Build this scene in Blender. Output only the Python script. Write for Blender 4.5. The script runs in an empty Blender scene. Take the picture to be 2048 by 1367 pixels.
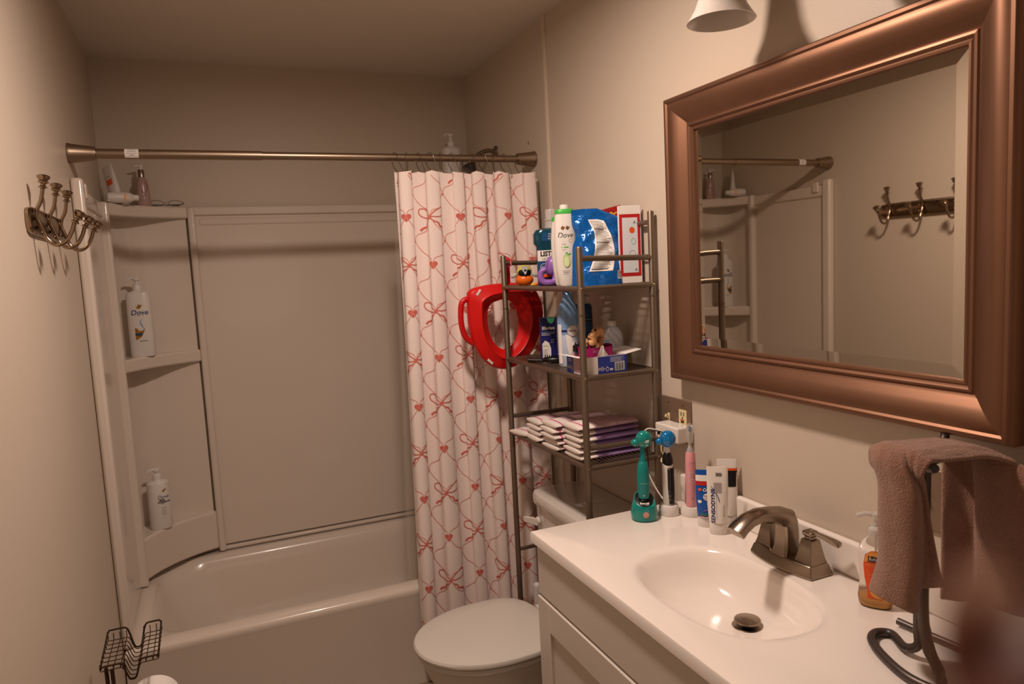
import bpy, math, random
from mathutils import Vector, Matrix
random.seed(7)
PI = math.pi
SC = bpy.context.scene
COL = SC.collection

# ------------------------------------------------------------ camera, light, exposure
cam_d = bpy.data.cameras.new('camera'); cam = bpy.data.objects.new('camera', cam_d); COL.objects.link(cam)
_R = Vector((0.91704869, -0.3955642, -0.0505042)); _U = Vector((0.08801396, 0.07724758, 0.99311951)); _F = Vector((0.38894119, 0.91518401, -0.10565496))
m = Matrix.Identity(4)
for i in range(3):
    m[i][0] = _R[i]; m[i][1] = _U[i]; m[i][2] = -_F[i]
m[0][3], m[1][3], m[2][3] = 0.33494, -3.22561, 1.51521
cam.matrix_world = m
cam_d.sensor_width = 36.0; cam_d.lens = 1427.43 / 2048 * 36.0
cam_d.clip_start = 0.01
cam_d.dof.use_dof = True; cam_d.dof.focus_distance = 1.75; cam_d.dof.aperture_fstop = 5.6
SC.camera = cam
w = bpy.data.worlds.new('world'); SC.world = w; w.use_nodes = True
w.node_tree.nodes['Background'].inputs[0].default_value = (1.0, 0.74, 0.56, 1)
w.node_tree.nodes['Background'].inputs[1].default_value = 0.10
SC.view_settings.view_transform = 'Standard'; SC.view_settings.look = 'None'
SC.view_settings.exposure = 0.0; SC.view_settings.gamma = 1.0; SC.view_settings.use_curve_mapping = False
def area(name, loc, size, power, col, aim):
    d = bpy.data.lights.new(name, 'AREA'); d.shape = 'DISK'; d.size = size; d.energy = power; d.color = col
    o = bpy.data.objects.new(name, d); COL.objects.link(o); o.location = loc
    o.rotation_euler = (Vector(aim) - Vector(loc)).to_track_quat('-Z', 'Y').to_euler(); return o
area('ceiling_lamp_light', (0.76, -1.80, 2.335), 0.15, 20.5, (1.0, 0.80, 0.69), (0.76, -1.80, 0))
# weak soft fill lamp added behind the photographer, aimed into the room
fill = area('fill_light', (0.75, -3.78, 1.5), 0.9, 0.9, (1.0, 0.77, 0.64), (0.75, -1.0, 1.0))

# ------------------------------------------------------------ materials
def lin(c):
    if isinstance(c, str):
        c = [int(c[i:i+2], 16) / 255 for i in (0, 2, 4)]
        c = [x / 12.92 if x <= .04045 else ((x + .055) / 1.055) ** 2.4 for x in c]
    return (c[0], c[1], c[2], 1)
MATS = {}
def mat(name, col, rough=.5, metal=0., trans=0., ior=1.45, bump=0., bscale=200., var=0., vscale=5., coat=0., sheen=0., sss=0., stretch=(1,1,1), alpha=1., spec=.5, bdist=.002):
    m_ = bpy.data.materials.new(name); m_.use_nodes = True; nt = m_.node_tree; b = nt.nodes['Principled BSDF']
    c = lin(col); b.inputs['Base Color'].default_value = c; b.inputs['Roughness'].default_value = rough
    b.inputs['Metallic'].default_value = metal; b.inputs['Transmission Weight'].default_value = trans; b.inputs['IOR'].default_value = ior
    b.inputs['Coat Weight'].default_value = coat; b.inputs['Sheen Weight'].default_value = sheen; b.inputs['Alpha'].default_value = alpha
    b.inputs['Specular IOR Level'].default_value = spec
    tc = nt.nodes.new('ShaderNodeTexCoord'); mp = nt.nodes.new('ShaderNodeMapping'); mp.inputs['Scale'].default_value = stretch
    nt.links.new(tc.outputs['Object'], mp.inputs[0])
    if sss: b.inputs['Subsurface Weight'].default_value = sss; b.inputs['Subsurface Scale'].default_value = .005
    v = var or .03
    n = nt.nodes.new('ShaderNodeTexNoise'); n.inputs['Scale'].default_value = vscale; n.inputs['Detail'].default_value = 3
    r = nt.nodes.new('ShaderNodeMapRange'); r.inputs[3].default_value = 1 - v; r.inputs[4].default_value = 1 + v
    mx = nt.nodes.new('ShaderNodeMix'); mx.data_type = 'RGBA'; mx.blend_type = 'MULTIPLY'; mx.inputs[0].default_value = 1
    mx.inputs[6].default_value = c
    nt.links.new(mp.outputs[0], n.inputs[0]); nt.links.new(n.outputs[0], r.inputs[0]); nt.links.new(r.outputs[0], mx.inputs[7]); nt.links.new(mx.outputs[2], b.inputs['Base Color'])
    if bump:
        n2 = nt.nodes.new('ShaderNodeTexNoise'); n2.inputs['Scale'].default_value = bscale; n2.inputs['Detail'].default_value = 4
        bp = nt.nodes.new('ShaderNodeBump'); bp.inputs['Strength'].default_value = bump; bp.inputs['Distance'].default_value = bdist
        nt.links.new(mp.outputs[0], n2.inputs[0]); nt.links.new(n2.outputs[0], bp.inputs['Height']); nt.links.new(bp.outputs[0], b.inputs['Normal'])
    MATS[name] = m_; return m_
M_wall = mat('wall_vinyl', 'cabba9', .45, bump=.12, bscale=350, var=.02, vscale=40)
M_ceil = mat('ceiling_paint', 'ddd2c5', .9, bump=.25, bscale=120)
M_floor = mat('vinyl_floor', '8b7a68', .4, var=.15, vscale=12)
M_trimw = mat('batten_vinyl', 'd6c6b2', .4)
M_fiber = mat('fiberglass_gloss', 'dccfc1', .22, coat=.3, var=.015)
M_porc = mat('porcelain', 'd8d0c6', .12, coat=.5, var=.01)
M_lid = mat('toilet_lid_plastic', 'd2ccc2', .25, var=.01)
M_counter = mat('cultured_marble', 'f0e6dc', .16, coat=.35, var=.01)
M_cab = mat('cabinet_paint', 'd8cec3', .38, var=.01)
M_rod = mat('brushed_nickel_rod', '9d8a76', .38, 1.)
M_nick = mat('satin_nickel', '968878', .24, 1., bump=.03, bscale=900, stretch=(1, 12, 1))
M_rack = mat('rack_champagne_metal', '7d6e5e', .42, .85)
M_hook = mat('polished_nickel_hooks', 'a08c76', .18, 1.)
M_frame = mat('bronze_leaf_frame', '84604a', .42, .8, var=.12, vscale=14, stretch=(1, 1, .5))
M_mirror = mat('mirror_silver', 'dcd6cc', .015, 1., var=.001)
M_black = mat('black_plastic', '0c0b0c', .3)
M_white = mat('white_plastic', 'dfd8d0', .35, var=.01)
M_whiteg = mat('white_gloss_plastic', 'e4ddd4', .18, var=.01)
M_cream = mat('ivory_plastic', 'e0cf9f', .35)
M_cloth = mat('curtain_cotton', 'f0dfd6', .9, bump=.15, bscale=900, sheen=.2, var=.02)
M_red = mat('curtain_print_red', 'cf6a5e', .9, var=.25, vscale=120)
M_pink = mat('curtain_print_line', 'd99184', .9, var=.1, vscale=80)
M_liner = mat('clear_vinyl_liner', 'e8e0d6', .3, trans=.0, alpha=.22)
M_wire = mat('hook_wire', 'a39a8e', .25, 1.)
M_darkwire = mat('bronze_wire', '4a3726', .4, .8)
M_pewter = mat('pewter_stand', '5a524d', .4, .85)
M_towel = mat('brown_terry', 'a4755c', .95, bump=1., bscale=420, bdist=.006, sheen=.4, var=.22, vscale=110)
M_teal = mat('teal_silicone', '0b7d7a', .35, var=.02)
M_tealg = mat('teal_gloss', '0c8279', .15, coat=.4, var=.05)
M_blueclear = mat('blue_clear_plastic', '0585c9', .12, trans=.35, coat=.4, var=.3, vscale=60)
M_pinkp = mat('pink_plastic', 'e29ba0', .35, var=.02)
M_clear = mat('clear_plastic', 'f2efec', .08, trans=.9, ior=1.3, var=.001)
M_clearw = mat('clear_frost', 'e8e4e0', .3, trans=.6, ior=1.3, var=.001)
M_redp = mat('red_plastic', 'd0100f', .42, spec=.4, var=.02)
M_redd = mat('red_plastic_lip', 'c40e10', .35, var=.02)
M_grayt = mat('grey_print', '6a6461', .6)
M_dark = mat('ink_black', '15120f', .6)
M_gold = mat('ink_gold', '9b6a1e', .5)
M_blue = mat('pouch_blue_film', '0860b0', .16, .3, coat=.5, bump=.8, bscale=26, bdist=.01, var=.15, vscale=18)
M_lblue = mat('light_blue_can', '7da3cf', .3, .1, var=.03)
M_navy = mat('navy_print', '1b1f63', .4, var=.05)
M_green = mat('green_print', '3fae3c', .4)
M_lgreen = mat('pale_green_print', 'b6cf8a', .5, var=.1, vscale=60)
M_orange = mat('orange_print', 'e8561a', .4, var=.1, vscale=40)
M_oragel = mat('orange_yellow_print', 'e9a04a', .5, var=.1)
M_purple = mat('purple_rubber', '8b5fae', .35, var=.05)
M_lilac = mat('lilac_diaper_back', 'a688bd', .85, bump=.2, bscale=200, var=.15, vscale=60)
M_diaper = mat('diaper_white', 'eadfd6', .9, bump=.3, bscale=150, var=.03)
M_dprint = mat('diaper_print', 'c9a6ae', .85, bump=.3, bscale=150, var=.45, vscale=60)
M_dpink = mat('diaper_elastic_pink', 'd2508a', .8)
M_mag = mat('magenta_card', 'b0246f', .4, var=.03)
M_seam = mat('patch_filler', '8d7863', .7)  # plain brown filler colour of the small screw hole patch
M_shade = mat('frosted_shade_glass', 'd9d0c6', .3, trans=.25, ior=1.2, var=.02)
M_listA = mat('mouthwash_teal', '064a5c', .1, trans=.25, coat=.4, var=.05)
M_listB = mat('mouthwash_label_blue', '0e4a78', .35, var=.1)
M_amber = mat('amber_soap', 'dba24a', .1, trans=.7, ior=1.33)
M_paper = mat('paper_white', 'e8e1da', .7, var=.02)
M_paperred = mat('paper_red', 'b81a1c', .5)
M_skin = mat('baseboard_paint', 'd2c7b8', .5)

# ------------------------------------------------------------ mesh helpers
class MB:
    def __init__(s): s.v = []; s.f = []; s.m = []
    def add(s, vs, fs, m=0):
        b = len(s.v); s.v += [tuple(p) for p in vs]; s.f += [tuple(b + i for i in f) for f in fs]; s.m += [m] * len(fs); return s
    def box(s, c, d, m=0, R=None):
        vs = []
        for x in (-.5, .5):
            for y in (-.5, .5):
                for z in (-.5, .5):
                    p = Vector((x * d[0], y * d[1], z * d[2]))
                    if R: p = R @ p
                    vs.append(p + Vector(c))
        return s.add(vs, [(0,1,3,2),(4,6,7,5),(0,4,5,1),(2,3,7,6),(0,2,6,4),(1,5,7,3)], m)
    def b2(s, a, b, m=0):
        return s.box([(a[i] + b[i]) / 2 for i in range(3)], [abs(b[i] - a[i]) for i in range(3)], m)
    def loft(s, rings, m=0, cap=(True, True), closed=True):
        n = len(rings[0]); vs = [p for r in rings for p in r]; fs = []
        for i in range(len(rings) - 1):
            for j in range(n if closed else n - 1):
                k = (j + 1) % n
                fs.append((i * n + j, i * n + k, (i + 1) * n + k, (i + 1) * n + j))
        if cap[0]: fs.append(tuple(reversed(range(n))))
        if cap[1]: fs.append(tuple((len(rings) - 1) * n + j for j in range(n)))
        return s.add(vs, fs, m)
    def tube(s, pts, r, n=10, m=0, closed=False, flat=1., up=None):
        P = [Vector(p) for p in pts]; N = len(P)
        rr = r if isinstance(r, (list, tuple)) else [r] * N
        T = []
        for i in range(N):
            a = P[(i - 1) % N] if (closed or i > 0) else P[i]; b = P[(i + 1) % N] if (closed or i < N - 1) else P[i]
            T.append((b - a).normalized())
        u = Vector(up) if up else (Vector((0, 0, 1)) if abs(T[0].z) < .9 else Vector((0, 1, 0)))
        rings = []
        for i in range(N):
            u = (u - T[i] * u.dot(T[i])).normalized(); w_ = T[i].cross(u)
            rings.append([P[i] + (u * math.cos(2 * PI * k / n) * flat + w_ * math.sin(2 * PI * k / n)) * rr[i] for k in range(n)])
        if closed: rings.append(rings[0]); return s.loft(rings, m, (False, False))
        return s.loft(rings, m)
    def lathe(s, prof, c=(0, 0, 0), n=28, m=0, ax=None, sx=1, sy=1, cap=(True, True)):
        A = ax or Matrix.Identity(3); c = Vector(c)
        return s.loft([[c + A @ Vector((r * sx * math.cos(2 * PI * k / n), r * sy * math.sin(2 * PI * k / n), z)) for k in range(n)] for r, z in prof], m, cap)
    def cyl(s, a, b, r, n=20, m=0, r2=None): return s.tube([a, b], [r, r if r2 is None else r2], n, m)
    def ell(s, c, r, m=0, n=20, k=12, R=None):
        vs = []; c = Vector(c)
        rings = []
        for i in range(1, k):
            t = PI * i / k; ring = []
            for j in range(n):
                p = Vector((r[0] * math.sin(t) * math.cos(2 * PI * j / n), r[1] * math.sin(t) * math.sin(2 * PI * j / n), -r[2] * math.cos(t)))
                if R: p = R @ p
                ring.append(c + p)
            rings.append(ring)
        return s.loft(rings, m)
    def grid(s, fn, nu, nv, m=0):
        vs = [fn(i / nu, j / nv) for j in range(nv + 1) for i in range(nu + 1)]
        return s.add(vs, [(j * (nu + 1) + i, j * (nu + 1) + i + 1, (j + 1) * (nu + 1) + i + 1, (j + 1) * (nu + 1) + i) for j in range(nv) for i in range(nu)], m)
    def build(s, name, mats, parent=None, smooth=True, bevel=0, seg=3, sub=0, solid=0, label=None, ang=38):
        me = bpy.data.meshes.new(name); me.from_pydata(s.v, [], s.f)
        if not isinstance(mats, (list, tuple)): mats = [mats]
        for a in mats: me.materials.append(a)
        for p, k in zip(me.polygons, s.m): p.material_index = k; p.use_smooth = smooth
        me.update()
        if smooth: me.set_sharp_from_angle(angle=math.radians(ang))
        o = bpy.data.objects.new(name, me); COL.objects.link(o)
        if parent: o.parent = parent
        if label: o['label'] = label
        if solid:
            q = o.modifiers.new('solid', 'SOLIDIFY'); q.thickness = solid; q.offset = 0
        if bevel:
            q = o.modifiers.new('bevel', 'BEVEL'); q.width = bevel; q.segments = seg; q.limit_method = 'ANGLE'; q.harden_normals = False
        if sub:
            q = o.modifiers.new('sub', 'SUBSURF'); q.levels = sub; q.render_levels = sub
        return o
def thing(name, label, cat, loc=(0, 0, 0), rz=0, group=None):
    o = bpy.data.objects.new(name, None); COL.objects.link(o); o.location = loc; o.rotation_euler = (0, 0, rz); o.empty_display_size = .02
    return tag(o, label, cat, group)
def tag(o, label, cat, group=None):
    o['label'] = label; o['category'] = cat
    if group: o['group'] = group
    return o
def struct(o): o['kind'] = 'structure'; return o
def dup(root, loc, rz=None, label=None, group=None):
    r = root.copy(); COL.objects.link(r); r.location = loc
    if rz is not None: r.rotation_euler = (0, 0, rz)
    if label: r['label'] = label
    if group: r['group'] = group
    for ch in list(root.children):
        c = ch.copy(); COL.objects.link(c); c.parent = r
        for g in list(ch.children):
            d = g.copy(); COL.objects.link(d); d.parent = c
    return r
def sring(hx, hy, z, e=2., n=36, cx=0, cy=0):
    out = []
    for k in range(n):
        t = 2 * PI * k / n; c, s_ = math.cos(t), math.sin(t)
        out.append((cx + hx * math.copysign(abs(c) ** (2 / e), c), cy + hy * math.copysign(abs(s_) ** (2 / e), s_), z))
    return out
def smooth_path(P, k=6, closed=False):
    P = [Vector(p) for p in P]; N = len(P); out = []
    R = range(N if closed else N - 1)
    for i in R:
        p0 = P[i - 1] if (i > 0 or closed) else P[0]; p1 = P[i]; p2 = P[(i + 1) % N]; p3 = P[(i + 2) % N] if (closed or i + 2 < N) else P[-1]
        for j in range(k):
            t = j / k; out.append(.5 * ((2 * p1) + (p2 - p0) * t + (2 * p0 - 5 * p1 + 4 * p2 - p3) * t * t + (3 * p1 - p0 - 3 * p2 + p3) * t ** 3))
    if not closed: out.append(P[-1])
    return out
def txt2d(s, size, sx=1., shear=0., bold=0.):
    cu = bpy.data.curves.new('t', 'FONT'); cu.body = s; cu.size = size; cu.align_x = 'CENTER'; cu.align_y = 'CENTER'; cu.resolution_u = 3; cu.offset = bold
    ob = bpy.data.objects.new('t', cu); me = bpy.data.meshes.new_from_object(ob)
    vs = [(v.co.x * sx + v.co.y * shear, v.co.y) for v in me.vertices]; fs = [tuple(p.vertices) for p in me.polygons]
    bpy.data.objects.remove(ob); bpy.data.curves.remove(cu); bpy.data.meshes.remove(me)
    return vs, fs
class Decal:                       # flat print laid on a surface: f(u, v) -> 3D point
    def __init__(s, f): s.f = f; s.b = MB()
    def text(s, t, u, v, size, m=0, sx=1., shear=0., rot=0, bold=0.):
        vs, fs = txt2d(t, size, sx, shear, bold); c, k = math.cos(rot), math.sin(rot)
        s.b.add([s.f(u + x * c - y * k, v + x * k + y * c) for x, y in vs], fs, m); return s
    def rect(s, u0, v0, u1, v1, m=0, n=6):
        s.b.grid(lambda a, b: s.f(u0 + (u1 - u0) * a, v0 + (v1 - v0) * b), n, n, m); return s
    def ell(s, u, v, a, b, m=0, n=24):
        s.poly([(u + a * math.cos(2 * PI * k / n), v + b * math.sin(2 * PI * k / n)) for k in range(n)], m); return s
    def poly(s, P, m=0):
        cu = sum(p[0] for p in P) / len(P); cv = sum(p[1] for p in P) / len(P); n = len(P)
        vs = [s.f(cu, cv)] + [s.f(cu + (p[0] - cu) * .5, cv + (p[1] - cv) * .5) for p in P] + [s.f(*p) for p in P]
        fs = [(0, 1 + i, 1 + (i + 1) % n) for i in range(n)] + [(1 + i, 1 + n + i, 1 + n + (i + 1) % n, 1 + (i + 1) % n) for i in range(n)]
        s.b.add(vs, fs, m); return s
    def stroke(s, P, w_, m=0):
        L = []; Rr = []; N = len(P); ww = w_ if isinstance(w_, (list, tuple)) else [w_] * N
        for i in range(N):
            a = P[max(i - 1, 0)]; b = P[min(i + 1, N - 1)]; dx, dy = b[0] - a[0], b[1] - a[1]; l = math.hypot(dx, dy) or 1
            nx, ny = -dy / l * ww[i] / 2, dx / l * ww[i] / 2
            L.append(s.f(P[i][0] + nx, P[i][1] + ny)); Rr.append(s.f(P[i][0] - nx, P[i][1] - ny))
        s.b.add(L + Rr, [(i, i + N, i + 1 + N, i + 1) for i in range(N - 1)], m); return s
    def build(s, name, mats, parent, label=None): return s.b.build(name, mats, parent, smooth=False, label=label)
def fsurf(hx, hy, e=2., eps=.0006):    # front (-y) side of a superellipse body
    return lambda u, v: (u, -hy * max(0., 1 - min(1, abs(u / hx)) ** e) ** (1 / e) - eps, v)
def flat(y0): return lambda u, v: (u, y0, v)
def heart(u, v, s_):
    return [(u + s_ * .5 * (16 * math.sin(t) ** 3) / 17, v + s_ * .5 * (13 * math.cos(t) - 5 * math.cos(2 * t) - 2 * math.cos(3 * t) - math.cos(4 * t)) / 17) for t in [2 * PI * k / 20 for k in range(20)]]

# ------------------------------------------------------------ room shell
W, H, YF = 1.524, 2.394, -3.95
struct(MB().b2((-.1, YF, 0), (0, .1, H)).build('wall_left', M_wall, smooth=False))
struct(MB().b2((W, YF, 0), (W + .1, .1, H)).build('wall_right', M_wall, smooth=False))
struct(MB().b2((0, 0, 0), (W, .1, H)).build('wall_back', M_wall, smooth=False))
wf = MB().b2((0, YF - .1, 0), (.35, YF, H)).b2((1.15, YF - .1, 0), (W, YF, H)).b2((.35, YF - .1, 2.05), (1.15, YF, H))
struct(wf.build('wall_front', M_wall, smooth=False))
dr = struct(MB().b2((.36, YF - .08, .01), (1.14, YF - .04, 2.04)).b2((.36 + .1, YF - .045, 1.15), (1.04, YF - .03, 1.9)).b2((.46, YF - .045, .15), (1.04, YF - .03, .95)).build('door_1', M_cab, smooth=False, bevel=.004))
MB().lathe([(.012, 0), (.012, .03), (.028, .045), (.03, .06), (.018, .072)], (1.07, YF - .045, 1.0), ax=Matrix.Rotation(-PI / 2, 3, 'X')).build('door_knob', M_nick, dr)
struct(MB().b2((-.1, YF - .1, -.1), (W + .1, .1, 0)).build('floor', M_floor, smooth=False))
struct(MB().b2((-.1, YF - .1, H), (W + .1, .1, H + .1)).build('ceiling', M_ceil, smooth=False))
bt = MB().b2((W - .004, -.872, .0), (W, -.846, H)).b2((W - .007, -.866, 0), (W - .003, -.852, H))
struct(bt.build('trim_1', M_trimw, smooth=False, bevel=.0015))
struct(MB().b2((0, YF, 0), (.012, -.78, .08)).build('baseboard_left', M_skin, smooth=False, bevel=.003))
struct(MB().b2((W - .012, -1.6, 0), (W, -.78, .08)).build('baseboard_right', M_skin, smooth=False, bevel=.003))
h = MB().lathe([(.006, 0), (.004, .003), (.001, .004)], (W, -.69, 1.98), ax=Matrix.Rotation(-PI / 2, 3, 'Y')).build('wall_patch', M_seam)
tag(h, 'small patched screw hole on the wall above the shower rod end', 'wall mark')

# ------------------------------------------------------------ bathtub
tub = thing('bathtub', 'long off-white alcove bathtub with a plain apron', 'bathtub', (W / 2, -.39, 0))
def rr(x0, x1, y0, y1, z, r, n=8):
    out = []
    for cx, cy, a in ((x1 - r, y1 - r, 0), (x0 + r, y1 - r, PI / 2), (x0 + r, y0 + r, PI), (x1 - r, y0 + r, 3 * PI / 2)):
        for k in range(n + 1):
            t = a + PI / 2 * k / n; out.append((cx + r * math.cos(t) - W / 2, cy + r * math.sin(t) + .39, z))
    return out
rg = [rr(.004, W - .004, -.772, -.004, .0, .002), rr(.004, W - .004, -.776, -.004, .335, .002), rr(.004, W - .004, -.779, -.004, .345, .003), rr(.004, W - .004, -.780, -.004, .358, .004), rr(.006, W - .006, -.776, -.006, .369, .006),
      rr(.012, W - .012, -.766, -.012, .374, .01), rr(.05, W - .05, -.715, -.05, .372, .06), rr(.062, W - .062, -.70, -.066, .367, .12), rr(.075, W - .075, -.69, -.078, .352, .17), rr(.088, W - .09, -.682, -.09, .31, .18),
      rr(.16, W - .11, -.66, -.11, .16, .19), rr(.20, W - .13, -.64, -.13, .09, .18), rr(.27, W - .18, -.59, -.18, .062, .15), rr(.5, W - .4, -.45, -.32, .056, .05)]
MB().loft(rg, cap=(True, True)).build('tub_shell', M_fiber, tub, ang=50)
MB().lathe([(.0, 0), (.03, 0), (.034, .003), (.03, .006), (0, .007)], (W - .30 - W / 2, 0, .057)).build('drain_cover', M_nick, tub)

# ------------------------------------------------------------ tub surround
sur = thing('tub_surround', 'glossy off-white moulded shower surround with corner shelf towers', 'shower surround', (W / 2, -.38, .375))
def L(x, y, z): return (x - W / 2, y + .38, z - .375)
ST = 1.818
b = MB()
b.b2(L(.30, -.022, .397), L(W - .30, -.001, ST)); b.b2(L(.30, -.034, ST - .035), L(W - .30, -.002, ST))
b.b2(L(.34, -.026, ST - .075), L(W - .34, -.002, ST - .045)); b.b2(L(.30, -.03, .376), L(W - .30, -.002, .392))
b.build('back_panel', M_fiber, sur, bevel=.006)
for s in (0, 1):
    X = lambda x: x if s == 0 else W - x
    b = MB()
    b.b2(L(X(.001), -.735, .376), L(X(.018), -.24, ST - .02)); b.b2(L(X(.001), -.735, ST - .055), L(X(.026), -.24, ST - .005))
    b.build('side_panel', M_fiber, sur, bevel=.006)
    MB().b2(L(X(.001), -.768, .376), L(X(.034), -.722, ST + .02)).build('front_flange', M_fiber, sur, bevel=.01)
    MB().b2(L(X(.02), -.70, ST - .035), L(X(.034), -.665, ST + .012)).build('mounting_tab', M_fiber, sur, bevel=.005)
    # tower
    A, Cc, B = (.034, -.262), (.115, -.095), (.30, -.034)
    arc = [((1 - t) ** 2 * A[0] + 2 * t * (1 - t) * Cc[0] + t * t * B[0], (1 - t) ** 2 * A[1] + 2 * t * (1 - t) * Cc[1] + t * t * B[1]) for t in [k / 16 for k in range(17)]]
    def slab(z0, z1, name, lip=0):
        P = arc + [(.30, -.004), (.004, -.004), (.004, -.262)]
        if s: P = [(W - x, y) for x, y in P]
        rings = [[L(x, y, z0) for x, y in P], [L(x, y, z1) for x, y in P]]
        return MB().loft(rings).build(name, M_fiber, sur, bevel=.008, ang=30)
    slab(ST - .046, ST, 'top_shelf'); slab(1.190, 1.240, 'middle_shelf'); slab(.392, .552, 'low_shelf')
    inner = [(.016, -.25), (.016, -.13), (.022, -.09), (.045, -.055), (.085, -.03), (.13, -.02), (.29, -.02)]
    outer = [(.004, -.25), (.004, -.003), (.29, -.003)]
    P = inner + outer[::-1]
    if s: P = [(W - x, y) for x, y in P]
    MB().loft([[L(x, y, .5) for x, y in P], [L(x, y, ST - .02) for x, y in P]]).build('corner_liner', M_fiber, sur, ang=60)
    MB().b2(L(X(.004), -.275, .376), L(X(.044), -.245, ST)).build('side_rib', M_fiber, sur, bevel=.009, seg=4)
    MB().b2(L(X(.298), -.042, .376), L(X(.326), -.002, ST - .002)).build('back_rib', M_fiber, sur, bevel=.009, seg=4)

# ------------------------------------------------------------ rod, rings, curtain, liner
RY, RZ = -.733, 1.912
rod = thing('shower_rod', 'brushed nickel tension rod spanning the tub alcove', 'shower rod', (W / 2, RY, RZ))
def hx(x): return x - W / 2
MB().cyl((hx(.055), 0, 0), (hx(.545), 0, 0), .0148, 24).build('rod_tube', M_rod, rod)
MB().cyl((hx(.54), 0, 0), (hx(W - .055), 0, 0), .0128, 24).build('rod_tube', M_rod, rod)
for s, c in ((0, .001), (1, W - .001)):
    sg = 1 if s == 0 else -1
    MB().lathe([(.030, 0), (.030, .004), (.028, .008), (.0205, .068), (.0195, .072), (.013, .073)], (hx(c), 0, 0), ax=Matrix.Rotation(sg * PI / 2, 3, 'Y')).build('end_cup', M_rod, rod)
b = Decal(lambda u, v: (hx(.169) + u, -.0153 * math.cos(v / .0153), .0153 * math.sin(v / .0153)))
b.rect(-.019, -.014, .019, .018, 0, 8)
for k, wd in enumerate((.02, .028, .03, .014)): b.b.grid(lambda a, c_: (hx(.169) - wd / 2 + wd * a, -.0156 * math.cos((.011 - k * .0055 + c_ * .0012) / .0153), .0156 * math.sin((.011 - k * .0055 + c_ * .0012) / .0153)), 2, 1, 1)
b.build('sticker', [M_paper, M_grayt], rod, 'white care sticker')

CX0, CX1 = .962, 1.476
NF = 5.7
ZT, ZB = 1.853, .16
def cpt(t, z):
    h_ = (ZT - z) / (ZT - ZB)
    tt = t + .018 * math.sin(2 * PI * 1.7 * t + .6) + .006 * math.sin(2 * PI * 4.3 * t + h_ * 2)
    ph = 2 * PI * NF * tt + .5 * math.sin(h_ * 2.2 + t * 3)
    A_ = (.020 + .010 * h_) * (1 + .3 * math.sin(t * 9 + 1.5)) * (1 - .5 * math.exp(-((t - .52) / .16) ** 2) * h_)
    x = CX0 + (CX1 - CX0) * t - .02 * h_ * (1 - t) + .012 * t * h_ + .0105 * math.sin(2 * ph) * (1 - .4 * h_)
    y = -.80 - .02 * h_ + A_ * math.cos(ph) - .01 * math.sin(7 * t + 2 * h_)
    return Vector((x, y, z))
NT = 420
arcl = [0.]
for i in range(NT): arcl.append(arcl[-1] + (cpt((i + 1) / NT, 1.0) - cpt(i / NT, 1.0)).length)
CL = arcl[-1]
def u2t(u):
    u = max(0, min(CL, u)); lo, hi = 0, NT
    while hi - lo > 1:
        mm = (lo + hi) // 2
        if arcl[mm] <= u: lo = mm
        else: hi = mm
    return (lo + (u - arcl[lo]) / (arcl[hi] - arcl[lo] + 1e-9)) / NT
def zmap(t, q):      # q: 0 bottom .. 1 top; scalloped top between hooks
    zt = ZT + .0035 - .007 * abs(math.sin(PI * 12 * t)) ** .7 * 1.0
    return ZB + (zt - ZB) * q
def print_pt(u, v):
    t = u2t(u); e = .002
    p = cpt(t, v); d = cpt(min(1, t + e), v) - cpt(max(0, t - e), v); n = Vector((d.y, -d.x, 0)).normalized()
    return p + n * .0011
cb = MB()
cb.grid(lambda a, q: cpt(a, zmap(a, q)), NT, 60)
dc = Decal(print_pt); dc.b = cb
PU, PH = CL / NF * 1.02, .163
_t0 = min(range(int(NT * .16)), key=lambda i: cpt(i / NT, 1.2).y); U0 = arcl[_t0]
def seg(a, b_, n=14):
    out = []
    for i in range(n + 1):
        t = i / n; s_ = t - .11 * math.sin(2 * PI * t); out.append((a[0] + (b_[0] - a[0]) * s_, a[1] + (b_[1] - a[1]) * t + .006 * math.sin(3 * PI * t)))
    return out
def inb(P): return [p for p in P if .004 < p[0] < CL - .004 and ZB + .012 < p[1] < ZT - .006]
def st(P, wd, mi):
    run = []
    for p in P:
        if .004 < p[0] < CL - .004 and ZB + .012 < p[1] < ZT - .006: run.append(p)
        else:
            if len(run) > 1: dc.stroke(run, wd if not isinstance(wd, list) else wd[:len(run)], mi)
            run = []
    if len(run) > 1: dc.stroke(run, wd if not isinstance(wd, list) else wd[:len(run)], mi)
def bow(u, v, s_):
    for sg in (-1, 1):
        lp = [(0, 0), (.15, .14), (.34, .27), (.5, .30), (.56, .22), (.52, .09), (.38, 0), (.2, -.03), (0, 0)]
        pp = [(u + sg * p.x * s_, v + (p.y + (.04 if sg > 0 else 0)) * s_) for p in smooth_path([(a, c_, 0) for a, c_ in lp], 4)]
        st(pp, .0036, 1)
        tl = [(0, 0), (.12, -.12), (.26, -.18), (.32, -.30), (.46, -.34), (.56, -.42)]
        pp = smooth_path([(a, c_, 0) for a, c_ in tl], 4); n = len(pp)
        st([(u + sg * p.x * s_ * .95, v + p.y * s_) for p in pp], [.0035 + .005 * i / n for i in range(n)], 1)
    if inb([(u, v)]): dc.ell(u, v, .006, .007, 1, 10)
ni = int(CL / PU) + 2
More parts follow.
